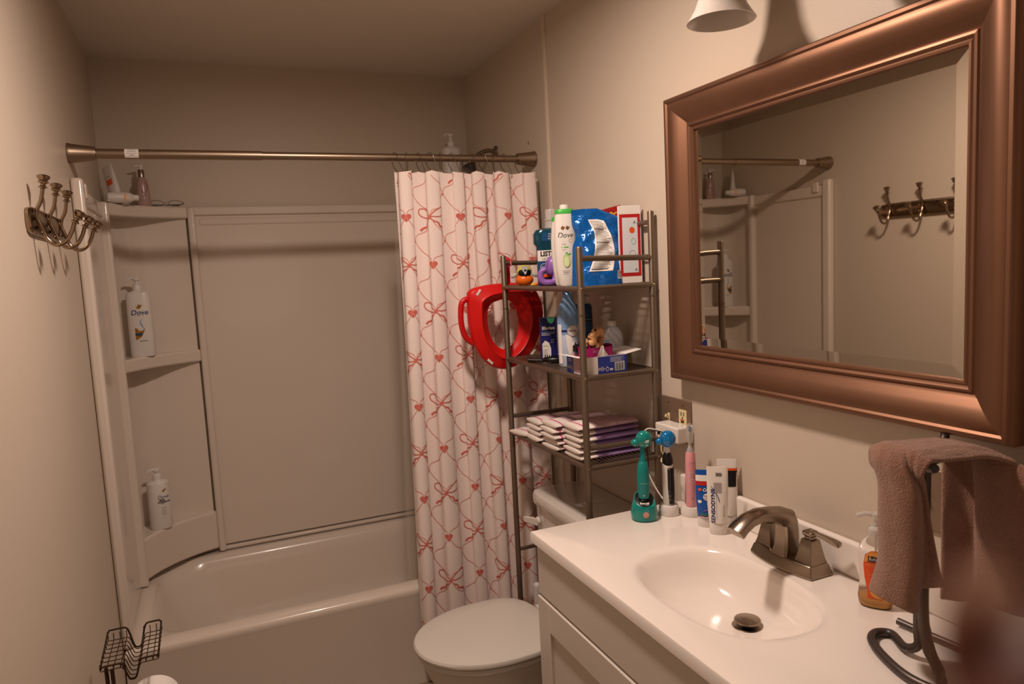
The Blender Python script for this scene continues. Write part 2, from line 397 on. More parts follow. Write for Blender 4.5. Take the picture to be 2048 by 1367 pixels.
for i in range(-1, ni + 1):
    for j in range(-1, 12):
        u = U0 + i * PU; v = 1.86 - j * PH
        is_bow = (i + j) % 2 == 0
        for su in (-1, 1):
            st(seg((u, v), (u + su * PU / 2, v - PH / 2)), .0022, 2); st(seg((u, v), (u + su * PU / 2, v + PH / 2)), .0022, 2)
        if is_bow: bow(u, v, .105)
        elif inb([(u - .012, v), (u + .012, v), (u, v - .014), (u, v + .014)]).__len__() == 4: dc.poly(heart(u, v, .034), 1)
        if inb([(u + PU / 2, v - PH / 2)]): dc.ell(u + PU / 2, v - PH / 2, .004, .004, 1, 8)
cur = cb.build('shower_curtain', [M_cloth, M_red, M_pink], smooth=True, ang=80)
tag(cur, 'white shower curtain printed with red bows and hearts hanging from the rod', 'shower curtain')
lb = MB(); lb.grid(lambda a, q: (.992 - .058 * (1 - q) + .48 * a, -.665 + .012 * math.sin(a * 60) + .004 * math.sin(q * 9), .14 + (1.845 - .14) * q), 120, 20)
tag(lb.build('curtain_liner', M_liner), 'clear plastic liner hanging inside the tub behind the curtain', 'curtain liner')
ringx = None
pos = [.985, 1.028, 1.070, 1.112, 1.150, 1.192, 1.232, 1.272, 1.312, 1.355, 1.395, 1.452]
for k, x in enumerate(pos):
    t = (x - CX0) / (CX1 - CX0); yc = cpt(t, ZT).y
    if ringx is None:
        ringx = thing('curtain_ring', '', 'curtain ring', (x, RY, RZ), 0, 'wire hooks along the curtain rod')
        pts = [(0, .0165 * math.sin(a), .0165 * math.cos(a)) for a in [2 * PI * i / 20 - .5 for i in range(15)]]
        pts = [(0, -.042, -.078), (0, -.052, -.072), (0, -.05, -.055), (0, -.034, -.03), (0, -.020, -.005), (0, -.013, .012), (0, 0, .0175), (0, .013, .012), (0, .019, -.004), (0, .012, -.028), (0, -.01, -.05), (0, -.028, -.066)]
        MB().tube(smooth_path(pts, 4), .0013, 7).build('hook_wire', M_wire, ringx)
        MB().ell((0, -.042, -.078), (.003, .003, .003)).build('hook_tip', M_wire, ringx)
        o = ringx
    else: o = dup(ringx, (x, RY, RZ))
    o['label'] = '%s wire curtain hook from the left on the shower rod' % ['first', 'second', 'third', 'fourth', 'fifth', 'sixth', 'seventh', 'eighth', 'ninth', 'tenth', 'eleventh', 'twelfth'][k]
    o.rotation_euler = (0, 0, [.3, -.4, .15, .6, -.2, .35, -.5, .1, .5, -.3, .2, .1][k])

# ------------------------------------------------------------ shower head behind the rod
sh = thing('shower_head', 'dark shower head on a curved arm behind the right end of the rod', 'shower head', (W, -.36, 2.0))
MB().tube(smooth_path([(0, 0, 0), (-.04, 0, .004), (-.08, 0, -.012), (-.105, 0, -.04)], 6), .009, 12).build('shower_arm', M_rack, sh)
MB().lathe([(.026, 0), (.024, .004), (.012, .01), (.01, .012)], (-.001, 0, 0), ax=Matrix.Rotation(-PI / 2, 3, 'Y')).build('wall_flange', M_rack, sh)
MB().lathe([(.011, 0), (.014, .012), (.03, .034), (.034, .044), (.03, .048)], (-.105, 0, -.04), ax=Matrix.Rotation(PI + .5, 3, 'Y')).build('spray_head', M_pewter, sh)

# ------------------------------------------------------------ pump bottles
def pump_bottle(name, label, loc, rz, hxx, hyy, hh, logo, body=M_white, e=2.8, tall=.06, shoulder=.012):
    t = thing(name, label, 'bottle', loc, rz)
    MB().loft([sring(hxx * .93, hyy * .93, 0, e), sring(hxx, hyy, .006, e), sring(hxx, hyy, hh * .5, e), sring(hxx * .97, hyy * .97, hh - shoulder, e), sring(hxx * .86, hyy * .88, hh - .002, e), sring(.017, .017, hh + .006, 2), sring(.015, .015, hh + .014, 2)]).build('bottle_body', body, t)
    p = MB().lathe([(.0165, 0), (.0165, .016), (.014, .02), (.0075, .024), (.006, tall * .6)], (0, 0, hh + .008))
    p.lathe([(.008, 0), (.0125, .004), (.0125, .012), (.008, .016)], (0, 0, hh + .008 + tall * .55))
    p.tube(smooth_path([(0, 0, hh + .018 + tall * .55), (-.018, -.003, hh + .02 + tall * .55), (-.034, -.006, hh + .011 + tall * .55)], 4), [.0065, .0062, .006, .0058, .0055, .005, .0045, .004, .0038], 10)
    p.build('pump_head', body, t)
    if logo: logo(t, hxx, hyy, e)
    return t
def logo1(t, a, b_, e):
    d = Decal(fsurf(a, b_, e))
    d.text('Dove', .004, .170, .027, 0, 1.0, .2, bold=.0003).stroke([(-.014, .158), (.018, .158)], .0008, 0)
    bird = [(-.008, .188), (.002, .184), (.010, .190), (.014, .200), (.006, .199), (.0, .202), (-.002, .194)]
    d.poly(bird, 1)
    d.stroke([(.010, .146), (.004, .138), (.003, .130), (.007, .122), (.012, .112), (.014, .108)], [.001, .003, .004, .005, .003, .001], 2)
    d.poly([(-.018, .112), (-.010, .110), (-.004, .100), (.006, .100), (.018, .110), (.010, .090), (.002, .076), (-.014, .066), (-.018, .068)], 1)
    d2 = Decal(fsurf(a, b_, e, .0010)); d2.b = d.b; d2.poly([(-.018, .092), (.009, .092), (.004, .081), (-.018, .082)], 3)
    d.rect(-.006, .060, .022, .062, 0, 3)
    d.build('front_print', [M_navy, M_gold, M_lblue, mat('label_steel_blue', '24465e', .5)], t)
pump_bottle('pump_bottle', 'white pump lotion bottle with a gold and blue swirl on the middle corner shelf', (.098, -.125, 1.240), -.06, .044, .028, .248, logo1, tall=.062)
def logo2(t, a, b_, e):
    d = Decal(fsurf(a, b_, e))
    d.poly([(.010, .150), (.018, .150), (.026, .160), (.024, .163), (.014, .158)], 1)
    d.text('Dove', .014, .130, .020, 0, .9, .2)
    d.text('daily', .008, .118, .012, 2, bold=.0004).text('moisture', .014, .110, .012, 2, bold=.0004).rect(.004, .102, .016, .1035, 2, 2)
    for k in range(9): d.rect(.004, .088 - k * .004, .024 - (k % 3) * .002, .0895 - k * .004, 3, 2)
    d.rect(.004, .045, .016, .0465, 3, 2)
    d.build('front_print', [M_navy, M_gold, M_dark, mat('label_lavender', 'b9a9a4', .6)], t)
pump_bottle('pump_bottle', 'plain white pump bottle of lotion on the low corner shelf', (.098, -.128, .552), .12, .041, .030, .19, logo2, e=2.2, tall=.05, shoulder=.006)
pump_bottle('pump_bottle', 'large white pump bottle standing behind the curtain rod on the right shelf', (1.405, -.125, ST), .1, .043, .03, .235, None, tall=.072)

# top left shelf items
def tube_pack(name, label, cat, loc, rz, w0, t0, hh, caph, body, capm, tilt=0, group=None):
    t = thing(name, label, cat, loc, rz, group); t.rotation_euler = (tilt[0] if tilt else 0, tilt[1] if tilt else 0, rz)
    rings = []
    for k in range(11):
        q = k / 10; z = caph + (hh - caph) * q
        rings.append(sring(w0 * (.86 + .14 * min(1, q * 3)), t0 * (1 - q) ** .8 + .0012, z, 2 + q, 32))
    MB().loft(rings).build('tube_body', body, t)
    MB().loft([sring(w0 * .80, t0 * .9, 0, 2.3), sring(w0 * .83, t0 * .95, .004, 2.3), sring(w0 * .85, t0 * .97, caph - .003, 2.3), sring(w0 * .80, t0 * .9, caph, 2.3)]).build('cap', capm, t)
    return t
def tsurf(w0, t0, hh, caph, eps=.0007):
    def f(u, v):
        q = min(1, max(0, (v - caph) / (hh - caph))); e = 2 + q; a = w0 * (.86 + .14 * min(1, q * 3)); th = t0 * (1 - q) ** .8 + .0012
        return (u, -th * max(0, 1 - min(1, abs(u / a)) ** e) ** (1 / e) - eps, v)
    return f
t = tube_pack('lotion_tube', 'white squeeze tube with an orange square leaning in the left shelf corner', 'tube', (.070, -.165, ST + .002), -.8, .026, .016, .15, .022, M_white, M_white, (.0, -.30))
d = Decal(tsurf(.026, .016, .15, .022)); d.rect(-.012, .072, .016, .094, 0, 5).text('aveeno', 0, .105, .009, 1, .8); d.build('front_print', [M_orange, M_gold], t)
t = thing('travel_bottle', 'small white rounded bottle lying on the top left corner shelf', 'bottle', (.088, -.205, ST + .0205), .25)
MB().loft([[(p[2], p[0], p[1]) for p in r] for r in [sring(.004, .004, -.056), sring(.017, .016, -.050), sring(.021, .020, -.03), sring(.021, .020, .014), sring(.017, .016, .030), sring(.011, .011, .036), sring(.011, .011, .052), sring(.006, .006, .055)]]).build('bottle_body', M_white, t)
MB().box((.006, -.0202, 0), (.006, .0016, .022)).build('label_band', M_oragel, t, bevel=.0005)
t = thing('razor_head', 'white and black disposable razor end poking off the top left shelf', 'razor', (.055, -.215, ST + .004), .6)
MB().box((0, 0, .004), (.04, .012, .006)).build('blade_head', M_white, t, bevel=.002); MB().box((0, -.002, .009), (.034, .006, .003)).build('lubricating_strip', M_black, t, bevel=.001)
MB().tube(smooth_path([(0, .005, .004), (.01, .035, .008), (.02, .075, .006)], 4), .004, 8).build('razor_handle', M_white, t)
t = thing('pump_bottle', 'slim pinkish bottle with a silver collar on the top left corner shelf', 'bottle', (.150, -.082, ST), .15)
MB().loft([sring(.024, .018, 0), sring(.026, .02, .006), sring(.0255, .0195, .03), sring(.0225, .018, .07), sring(.019, .016, .098), sring(.012, .012, .108), sring(.009, .009, .112)]).build('bottle_body', mat('pink_lotion', 'bc9c92', .25, trans=.2), t)
MB().lathe([(.0115, 0), (.0115, .026), (.0105, .028)], (0, 0, .11)).build('pump_collar', M_nick, t)
b = MB().lathe([(.006, 0), (.006, .01), (.008, .012), (.008, .018), (.004, .021)], (0, 0, .138)); b.tube([(0, 0, .153), (-.022, -.002, .152)], .0035, 8); b.build('pump_head', M_white, t)
d = Decal(fsurf(.0245, .019, 2, .001))
for a in range(2): d.stroke([(.012 - a * .02, .09 - a * .03), (.016 - a * .016, .07 - a * .02), (.008, .05 - a * .01), (-.004, .03)], .0025, 0)
d.rect(-.012, .02, .014, .0225, 0, 3)
d.build('front_print', [mat('label_mauve', '8d6868', .5)], t)
t = thing('eyeglasses', 'folded thin wire glasses lying on the top left corner shelf', 'glasses', (.226, -.052, ST + .0035), .05)
for s in (-1, 1): MB().tube([(s * .034 + .026 * math.cos(a), .003, .010 + .011 * math.sin(a)) for a in [2 * PI * k / 18 for k in range(18)]], .0011, 6, closed=True).build('lens_rim', M_pewter, t)
MB().tube([(-.006, .003, .011), (0, .003, .013), (.006, .003, .011)], .001, 6).build('bridge', M_pewter, t)
for s in (-1, 1): MB().tube(smooth_path([(s * .060, .003, .012), (s * .056, -.006, .004), (-s * .045, -.010 - .003 * s, .001)], 4), .0012, 6).build('temple', M_dark, t)

# ------------------------------------------------------------ wall hook rack
hk = thing('wall_hook_rack', 'antique nickel three-hook rail mounted on the left wall', 'hook rack', (0, -1.215, 1.665))
R90 = Matrix(((0, 0, 1), (1, 0, 0), (0, 1, 0)))   # (a,b,c)->(c,a,b): profile plane yz, thickness x
out = []
N = 40
for k in range(N):
    t = 2 * PI * k / N; c, s_ = math.cos(t), math.sin(t)
    out.append((.205 * math.copysign(abs(c) ** .22, c), .031 * math.copysign(abs(s_) ** .55, s_) * (1 - .45 * max(0, abs(c) - .93) / .07)))
b = MB().loft([[(.001, p[0], p[1]) for p in out], [(.007, p[0], p[1]) for p in out], [(.010, p[0] * .975, p[1] * .85) for p in out], [(.0085, p[0] * .965, p[1] * .75) for p in out]])
b.build('back_plate', M_hook, hk)
b = MB()
for k in range(86):
    a = -.19 + .38 * k / 85; b.ell((.0105, a, .0255), (.0022, .0022, .0022), n=6, k=5)
b.build('bead_trim', M_hook, hk)
for dy in (-.148, 0, .148):
    pr = [(.012, .0), (.022, -.02), (.034, -.055), (.050, -.062), (.066, -.045), (.078, -.018), (.084, -.004)]
    y0 = dy
    b = MB(); b.tube(smooth_path([(.008, y0, .018), (.018, y0, -.01), (.026, y0, -.036), (.042, y0, -.052), (.062, y0, -.046), (.076, y0, -.024), (.083, y0, -.004)], 5), .0044, 12)
    b.tube(smooth_path([(.026, y0, -.034), (.016, y0, -.006), (.013, y0, .02), (.024, y0, .045), (.030, y0, .072)], 5), .0042, 12)
    hb = b.build('coat_hook', M_hook, hk)
    kn = [(.004, 0), (.0085, .002), (.0085, .004), (.005, .007), (.0055, .011), (.0105, .013), (.0105, .0155), (.008, .018), (.013, .024), (.0135, .027), (.011, .029), (.006, .031)]
    MB().lathe(kn, (.030, y0, .070), n=18, ax=Matrix.Rotation(.15, 3, 'Y')).build('hook_knob', M_hook, hb)
    MB().lathe(kn, (.0825, y0, -.006), n=18, ax=Matrix.Rotation(.55, 3, 'Y')).build('hook_knob', M_hook, hb)
    for sz in (-.012, .012): MB().ell((.011, y0 + .018, sz), (.003, .0045, .0045), n=10, k=6).build('screw', M_hook, hk)

# ------------------------------------------------------------ mirror
MZ0, MZ1, MY0, MY1 = 1.189, 1.928, -2.518, -1.619
mc = ((MY0 + MY1) / 2, (MZ0 + MZ1) / 2)
mir = thing('wall_mirror', 'large rectangular wall mirror in a wide brushed bronze frame above the sink', 'mirror', (W, mc[0], mc[1]))
hy, hz = (MY1 - MY0) / 2, (MZ1 - MZ0) / 2
prof = [(0, .001), (0, .045), (.003, .056), (.006, .060), (.012, .060), (.016, .055), (.019, .056), (.026, .057), (.038, .053), (.052, .043), (.064, .032), (.070, .029), (.073, .033), (.077, .034), (.080, .030), (.082, .026), (.085, .028), (.089, .027), (.091, .022), (.092, .006)]
for side in range(4):
    rings = []
    cs = [((1, 1), (-1, 1)), ((-1, 1), (-1, -1)), ((-1, -1), (1, -1)), ((1, -1), (1, 1))][side]
    for (a, c_) in cs: rings.append([(-h_ * .75, a * (hy - d_ * 1.05), c_ * (hz - d_ * 1.05)) for d_, h_ in prof])
    b = MB().loft(rings, cap=(False, False), closed=False)
    b.build('frame_rail', M_frame, mir, ang=28)
gy, gz = hy - .092, hz - .092; bv = .026
b = MB(); o_ = [(-.013, s * gy, q * gz) for s, q in ((1, 1), (-1, 1), (-1, -1), (1, -1))]; i_ = [(-.0142, s * (gy - bv), q * (gz - bv)) for s, q in ((1, 1), (-1, 1), (-1, -1), (1, -1))]
b.add(o_ + i_, [(0, 1, 5, 4), (1, 2, 6, 5), (2, 3, 7, 6), (3, 0, 4, 7), (4, 5, 6, 7)])
gl = b.build('mirror_glass', M_mirror, mir, smooth=False)
MB().b2((-.006, -hy + .02, -hz + .02), (-.001, hy - .02, hz - .02)).build('backing_board', M_dark, mir, smooth=False)

# ------------------------------------------------------------ vanity light fixture
vl = thing('vanity_light', 'two-shade vanity light with frosted bell glass above the mirror', 'light fixture', (W, -2.13, 2.17))
MB().loft([[(-.001, p[0], p[1]) for p in [(q[0], q[1]) for q in sring(.26, .055, 0, 5)]], [(-.02, p[0] * .98, p[1] * .9) for p in [(q[0], q[1]) for q in sring(.26, .055, 0, 5)]]]).build('back_plate', M_nick, vl, bevel=.003)
bell = [(.024, .17), (.030, .165), (.034, .15), (.037, .12), (.041, .09), (.048, .055), (.058, .028), (.069, .01), (.076, 0), (.073, .0), (.066, .011), (.055, .03), (.045, .057), (.038, .09), (.034, .12), (.031, .15), (.022, .158)]
for k, dy in enumerate((.165, -.145)):
    MB().tube(smooth_path([(-.015, dy, .01), (-.07, dy, .03), (-.125, dy, .03), (-.135, dy, .01)], 5), .007, 10).build('arm', M_nick, vl)
    MB().lathe([(.02, 0), (.026, .003), (.026, .02), (.012, .032)], (-.135, dy, -.02)).build('socket_cup', M_nick, vl)
    sd = MB().lathe([(r * .94, z * .95 - .163) for r, z in bell], (-.135, dy, -.0), n=40).build('lamp_shade', M_shade, vl)
    MB().lathe([(.010, .0), (.013, -.015), (.020, -.04), (.026, -.065), (.024, -.082), (.014, -.094), (.002, -.098)], (-.135, dy, -.025)).build('bulb', M_clearw, vl)
# flush ceiling lamp, out of the frame
cl = thing('ceiling_light', 'round flush ceiling lamp in the middle of the bathroom ceiling', 'ceiling light', (.76, -1.80, H))
MB().lathe([(.13, 0), (.14, -.01), (.14, -.045), (.12, -.05)], n=40).build('lamp_housing', M_white, cl)

# ------------------------------------------------------------ vanity
ZC = .843
van = thing('vanity_cabinet', 'white shaker vanity cabinet under the sink top', 'cabinet', (1.30, -2.087, 0))
def V(x, y, z): return (x - 1.30, y + 2.087, z)
MB().b2(V(1.068, -2.548, .10), V(1.084, -1.630, ZC - .031)).b2(V(1.084, -2.548, .10), V(W - .003, -2.532, ZC - .031)).b2(V(1.084, -1.646, .10), V(W - .003, -1.630, ZC - .031)).b2(V(W - .012, -2.532, .10), V(W - .003, -1.646, ZC - .031)).b2(V(1.084, -2.532, .10), V(W - .012, -1.646, .115)).b2(V(1.11, -2.54, 0), V(W - .003, -1.64, .10)).build('cabinet_body', M_cab, van, bevel=.002)
MB().b2(V(1.052, -2.546, .684), V(1.069, -1.632, ZC - .034)).build('false_drawer_front', M_cab, van, bevel=.002)
for y0, y1 in ((-2.084, -1.632), (-2.546, -2.090)):
    b = MB(); x0, x1 = 1.048, 1.067; st_ = .062
    b.b2(V(x0, y0, .12), V(x1, y0 + st_, .678)).b2(V(x0, y1 - st_, .12), V(x1, y1, .678)).b2(V(x0, y0 + st_, .12), V(x1, y1 - st_, .12 + st_)).b2(V(x0, y0 + st_, .678 - st_ - .012), V(x1, y1 - st_, .678))
    b.b2(V(x0 + .009, y0 + st_ - .002, .14), V(x1, y1 - st_ + .002, .66))
    dd = b.build('door', M_cab, van, bevel=.0015)
    yy = y0 + .03 if y0 > -2.2 else y1 - .03
    MB().tube([V(x0, yy, .60), V(x0 - .025, yy, .60), V(x0 - .025, yy, .50), V(x0, yy, .50)], .005, 10).build('handle', M_nick, dd)
# sink top with integral basin
top = thing('washbasin', 'glossy off-white counter with an integral oval basin and backsplash', 'sink', (1.245, -2.087, ZC))
TX0, TX1, TY0, TY1 = 1.042 - 1.245, W - .002 - 1.245, -2.557 + 2.087, -1.617 + 2.087
angs = sorted(set([2 * PI * k / 72 for k in range(72)] + [math.atan2(y, x) % (2 * PI) for x in (TX0, TX1) for y in (TY0, TY1)]))
def rectp(a, ins, z):
    x0, x1, y0, y1 = TX0 + ins, TX1 - ins, TY0 + ins, TY1 - ins
    # keep the corner angles on the corners of every inset rectangle
    c, s_ = math.cos(a), math.sin(a); t = 1e9
    if c > 1e-9: t = min(t, TX1 / c)
    if c < -1e-9: t = min(t, TX0 / c)
    if s_ > 1e-9: t = min(t, TY1 / s_)
    if s_ < -1e-9: t = min(t, TY0 / s_)
    x, y = c * t, s_ * t
    return (min(max(x, x0), x1), min(max(y, y0), y1), z)
def basin(a, f, z, dx=0):
    c, s_ = math.cos(a), math.sin(a); e = 2.5
    r = 1 / ((abs(c) / .140) ** e + (abs(s_) / .212) ** e) ** (1 / e)
    return (c * r * f + dx, s_ * r * f - .010, z)
rings = [[rectp(a, .004, -.030) for a in angs], [rectp(a, 0, -.027) for a in angs], [rectp(a, 0, -.005) for a in angs], [rectp(a, .002, -.001) for a in angs], [rectp(a, .006, 0) for a in angs],
         [basin(a, 1.08, 0, .008) for a in angs], [basin(a, 1.02, -.0008, .008) for a in angs], [basin(a, .985, -.0035, .009) for a in angs], [basin(a, .95, -.010, .010) for a in angs], [basin(a, .90, -.024, .012) for a in angs], [basin(a, .83, -.045, .016) for a in angs], [basin(a, .74, -.064, .022) for a in angs], [basin(a, .60, -.080, .032) for a in angs], [basin(a, .42, -.089, .045) for a in angs], [basin(a, .24, -.0935, .058) for a in angs], [basin(a, .12, -.095, .064) for a in angs]]
MB().loft(rings, cap=(False, True)).build('counter_slab', M_counter, top, ang=27)
def T(x, y, z): return (x - 1.245, y + 2.087, z - ZC)
MB().b2(T(W - .020, -2.555, ZC - .001), T(W - .002, -1.619, ZC + .075)).build('backsplash', M_counter, top, bevel=.006, seg=4)
MB().lathe([(.006, -.012), (.012, -.004), (.024, -.001), (.0275, .003), (.026, .006), (.010, .009), (0.0005, .0095)], T(1.310, -2.106, ZC - .0865), n=36).build('drain_stopper', M_nick, top)
MB().lathe([(.030, 0), (.032, .002), (.030, .004), (.022, .003)], T(1.310, -2.106, ZC - .0965), n=36).build('drain_ring', M_nick, top)

# faucet
fa = thing('sink_faucet', 'brushed nickel centerset faucet with arched spout and two levers', 'faucet', (1.452, -2.080, ZC))
def boat(hl, hw, z, bow_=.0):
    P = []
    for k in range(13): q = -1 + 2 * k / 12; P.append((-hw - bow_ * (1 - q * q), hl * q, z))
    for k in range(13): q = 1 - 2 * k / 12; P.append((hw, hl * q, z))
    return P
MB().loft([boat(.088, .030, 0, .014), boat(.089, .031, .004, .014), boat(.083, .026, .022, .010), boat(.080, .024, .026, .009), boat(.07, .02, .027, .006)]).build('faucet_base', M_nick, fa, bevel=.0012, ang=30)
secs = [((-.008, .026), 0, (.027, .021)), ((-.006, .045), 0, (.0235, .0195)), ((-.005, .068), 0, (.022, .0185)), ((-.006, .090), .08, (.0215, .018)), ((-.012, .104), .62, (.0215, .018)), ((-.032, .114), 1.18, (.0170, .018)), ((-.058, .121), 1.38, (.0135, .0185)), ((-.088, .1245), 1.56, (.0120, .019)), ((-.115, .119), 1.88, (.0115, .0195)), ((-.135, .108), 2.12, (.0115, .020)), ((-.148, .097), 2.22, (.0125, .020))]
rg = []
for (x, z), a, (th, wd) in secs:
    dx, dz = -math.sin(a), math.cos(a)      # direction of travel
    nx, nz = dz, -dx                         # normal (outer side)
    ring = []
    for (p, q) in ((-1, -.75), (-.8, -1), (.55, -1), (1, -.55), (1.15, 0), (1, .55), (.55, 1), (-.8, 1), (-1, .75)):
        ring.append((x - nx * p * th * -1, q * wd, z - nz * p * th * -1))
    rg.append(ring)
MB().loft(rg).build('spout', M_nick, fa, bevel=.0008, ang=35)
for s in (1, -1):
    def sq(h_, z): return [(a * h_, s * .058 + c_ * h_, z) for a, c_ in ((-1, -1), (1, -1), (1, 1), (-1, 1))]
    b = MB().loft([sq(.023, .026), sq(.020, .036), sq(.0165, .055), sq(.0135, .072), sq(.0125, .075)])
    b.loft([sq(.009, .075), sq(.008, .080), sq(.0115, .084), sq(.0118, .090), sq(.009, .093), sq(.003, .0955)])
    hd = b.build('handle_post', M_nick, fa, bevel=.001, ang=30)
    rg = []
    for q, (dx, dz, w1, t1) in enumerate(((0, .089, .006, .004), (.012, .088, .005, .0035), (.03, .084, .0065, .0035), (.048, .079, .009, .004), (.058, .076, .0095, .004), (.062, .0745, .007, .003))):
        yy = s * .058 - (dx * .93 if s < 0 else -dx * .93); xx = dx * .35
        px, py = (.93, .35) if s < 0 else (.93, -.35)
        rg.append([(xx + px * a * w1, yy + py * a * w1, dz + c_ * t1) for a, c_ in ((-1, -1), (1, -1), (1, 1), (-1, 1))])
    MB().loft(rg).build('lever', M_nick, hd, bevel=.001, ang=30)

# ------------------------------------------------------------ toilet
TY = -1.262
wc = thing('toilet', 'white two-piece toilet with a closed lid beside the vanity', 'toilet', (1.15, TY, 0))
def egg(xb, xf, hw, z, back=.8, n=44):
    out = []
    for k in range(n):
        t = 2 * PI * k / n; c, s_ = math.cos(t), math.sin(t)
        xm = xb - (xb - xf) * .42
        if c < 0: x = xm + c * (xm - xf); y = hw * math.copysign(abs(s_) ** .95, s_)
        else: x = xm + (xb - xm) * abs(c) ** .62; y = hw * math.copysign(abs(s_) ** .72, s_)
        out.append((x - 1.15, y, z))
    return out
MB().loft([egg(1.30, .98, .11, 0), egg(1.30, .97, .115, .02), egg(1.29, .95, .105, .12), egg(1.29, .90, .12, .22), egg(1.28, .85, .158, .31), egg(1.27, .835, .172, .35), egg(1.27, .832, .174, .368), egg(1.26, .845, .165, .372)]).build('bowl', M_porc, wc)
MB().b2((.05, -.13, .22), (.36, .13, .368)).build('tank_shelf', M_porc, wc, bevel=.02, seg=4)
MB().loft([egg(1.232, .822, .184, .374), egg(1.234, .818, .187, .378), egg(1.234, .818, .187, .388), egg(1.232, .822, .184, .392)]).build('seat_ring', M_lid, wc)
MB().loft([egg(1.232, .817, .186, .3945), egg(1.235, .812, .190, .398), egg(1.236, .811, .191, .405), egg(1.234, .815, .188, .411), egg(1.226, .828, .18, .4145), egg(1.19, .90, .13, .4165), egg(1.1, 1.0, .04, .417)]).build('lid', M_lid, wc)
for s in (-1, 1): MB().b2((.092, s * .075 - .02, .372), (.118, s * .075 + .02, .404)).build('hinge', M_lid, wc, bevel=.005)
MB().loft([sring(.096, .205, .37, 7, 40, 1.412 - 1.15), sring(.10, .215, .40, 7, 40, 1.410 - 1.15), sring(.103, .222, .705, 7, 40, 1.409 - 1.15)]).build('tank', M_porc, wc)
ld = MB().loft([sring(.108, .228, .706, 6, 48, 1.408 - 1.15), sring(.113, .234, .712, 6, 48, 1.408 - 1.15), sring(.114, .235, .735, 6, 48, 1.408 - 1.15), sring(.110, .231, .746, 6, 48, 1.408 - 1.15), sring(.098, .219, .751, 6, 48, 1.408 - 1.15)]).build('tank_lid', M_porc, wc)
b = MB().lathe([(.014, 0), (.014, .008), (.008, .012)], (1.306 - 1.15, .165, .655), ax=Matrix.Rotation(-PI / 2, 3, 'Y')); b.loft([[(.143, .16 + a * 1.0, .655 + c_) for a, c_ in ((-.012, -.012), (.012, -.012), (.012, .012), (-.012, .012))], [(.136, .20 + a, .650 + c_) for a, c_ in ((-.008, -.011), (.01, -.011), (.01, .011), (-.008, .011))], [(.126, .225 + a, .648 + c_) for a, c_ in ((-.006, -.009), (.006, -.009), (.006, .009), (-.006, .009))]])
b.build('flush_lever', M_white, wc, bevel=.002)
br = thing('toilet_brush', 'white-handled toilet brush standing behind the toilet by the curtain', 'toilet brush', (1.345, -.965, 0))
MB().lathe([(.045, 0), (.05, .01), (.047, .12), (.04, .14), (.016, .145), (.012, .16)]).build('brush_holder', M_black, br)
MB().lathe([(.010, .14), (.012, .16), (.0135, .20), (.0135, .36), (.0125, .368), (.008, .373), (.002, .375)]).build('brush_handle', M_white, br)

# ------------------------------------------------------------ over-toilet rack
RX0, RX1, RN, RFy = 1.272, 1.505, -1.514, -.980
rk = thing('storage_rack', 'champagne metal three-shelf rack straddling the toilet', 'rack', ((RX0 + RX1) / 2, (RN + RFy) / 2, 0))
ox, oy = (RX0 + RX1) / 2, (RN + RFy) / 2
def K(x, y, z): return (x - ox, y - oy, z)
for x, y, zt in ((RX0, RFy, 1.552), (RX0, RN, 1.558), (RX1, RFy, 1.645), (RX1, RN, 1.650)):
    b = MB().lathe([(.0095, 0), (.0095, zt - .004), (.008, zt - .001), (.004, zt)], K(x, y, 0), n=16); b.lathe([(.0102, 1.13), (.0102, 1.135)], K(x, y, .28 if x > 1.3 else .24), n=16)
    ps = b.build('post', M_rack, rk)
    for z in (1.443, 1.197, .943):
        MB().ell(K(x - .0, y - .0095, z), (.004, .002, .004), n=10, k=6).build('screw', M_hook, ps)
def bar(a, b_, r=.007, name='rail'): return MB().cyl(K(*a), K(*b_), r, 14).build(name, M_rack, rk)
for y in (RN, RFy):
    bar((RX0, y, 1.526), (RX1, y, 1.520), .0078); bar((RX0, y, .999), (RX1, y, .997), .0075); bar((RX0, y, .52), (RX1, y, .52), .0065)
bar((RX1, RN, 1.619), (RX1, RFy, 1.619)); bar((RX1, RN, 1.526), (RX1, RFy, 1.526), .003)
for z in (1.443, 1.197, .943):
    b = MB(); r = .0078
    for a, c_ in (((RX0, RN, z), (RX0, RFy, z)), ((RX1, RN, z), (RX1, RFy, z)), ((RX0, RN, z), (RX1, RN, z)), ((RX0, RFy, z), (RX1, RFy, z))): b.cyl(K(*a), K(*c_), r, 14)
    sf = b.build('shelf_frame', M_rack, rk)
    b = MB()
    n = 15
    for k in range(n):
        x = RX0 + .012 + (RX1 - RX0 - .024) * k / (n - 1); b.box(K(x, (RN + RFy) / 2, z + .0035), (.0105, RFy - RN, .0016))
    for k in range(9):
        y = RN + (RFy - RN) * (k + .5) / 9; b.box(K((RX0 + RX1) / 2, y, z + .0022), (RX1 - RX0, .012 if z > 1 else .003, .0015))
    b.build('slatted_shelf', M_rack, sf, smooth=False)
SZ1, SZ2, SZ3 = 1.4478, 1.2018, .9478

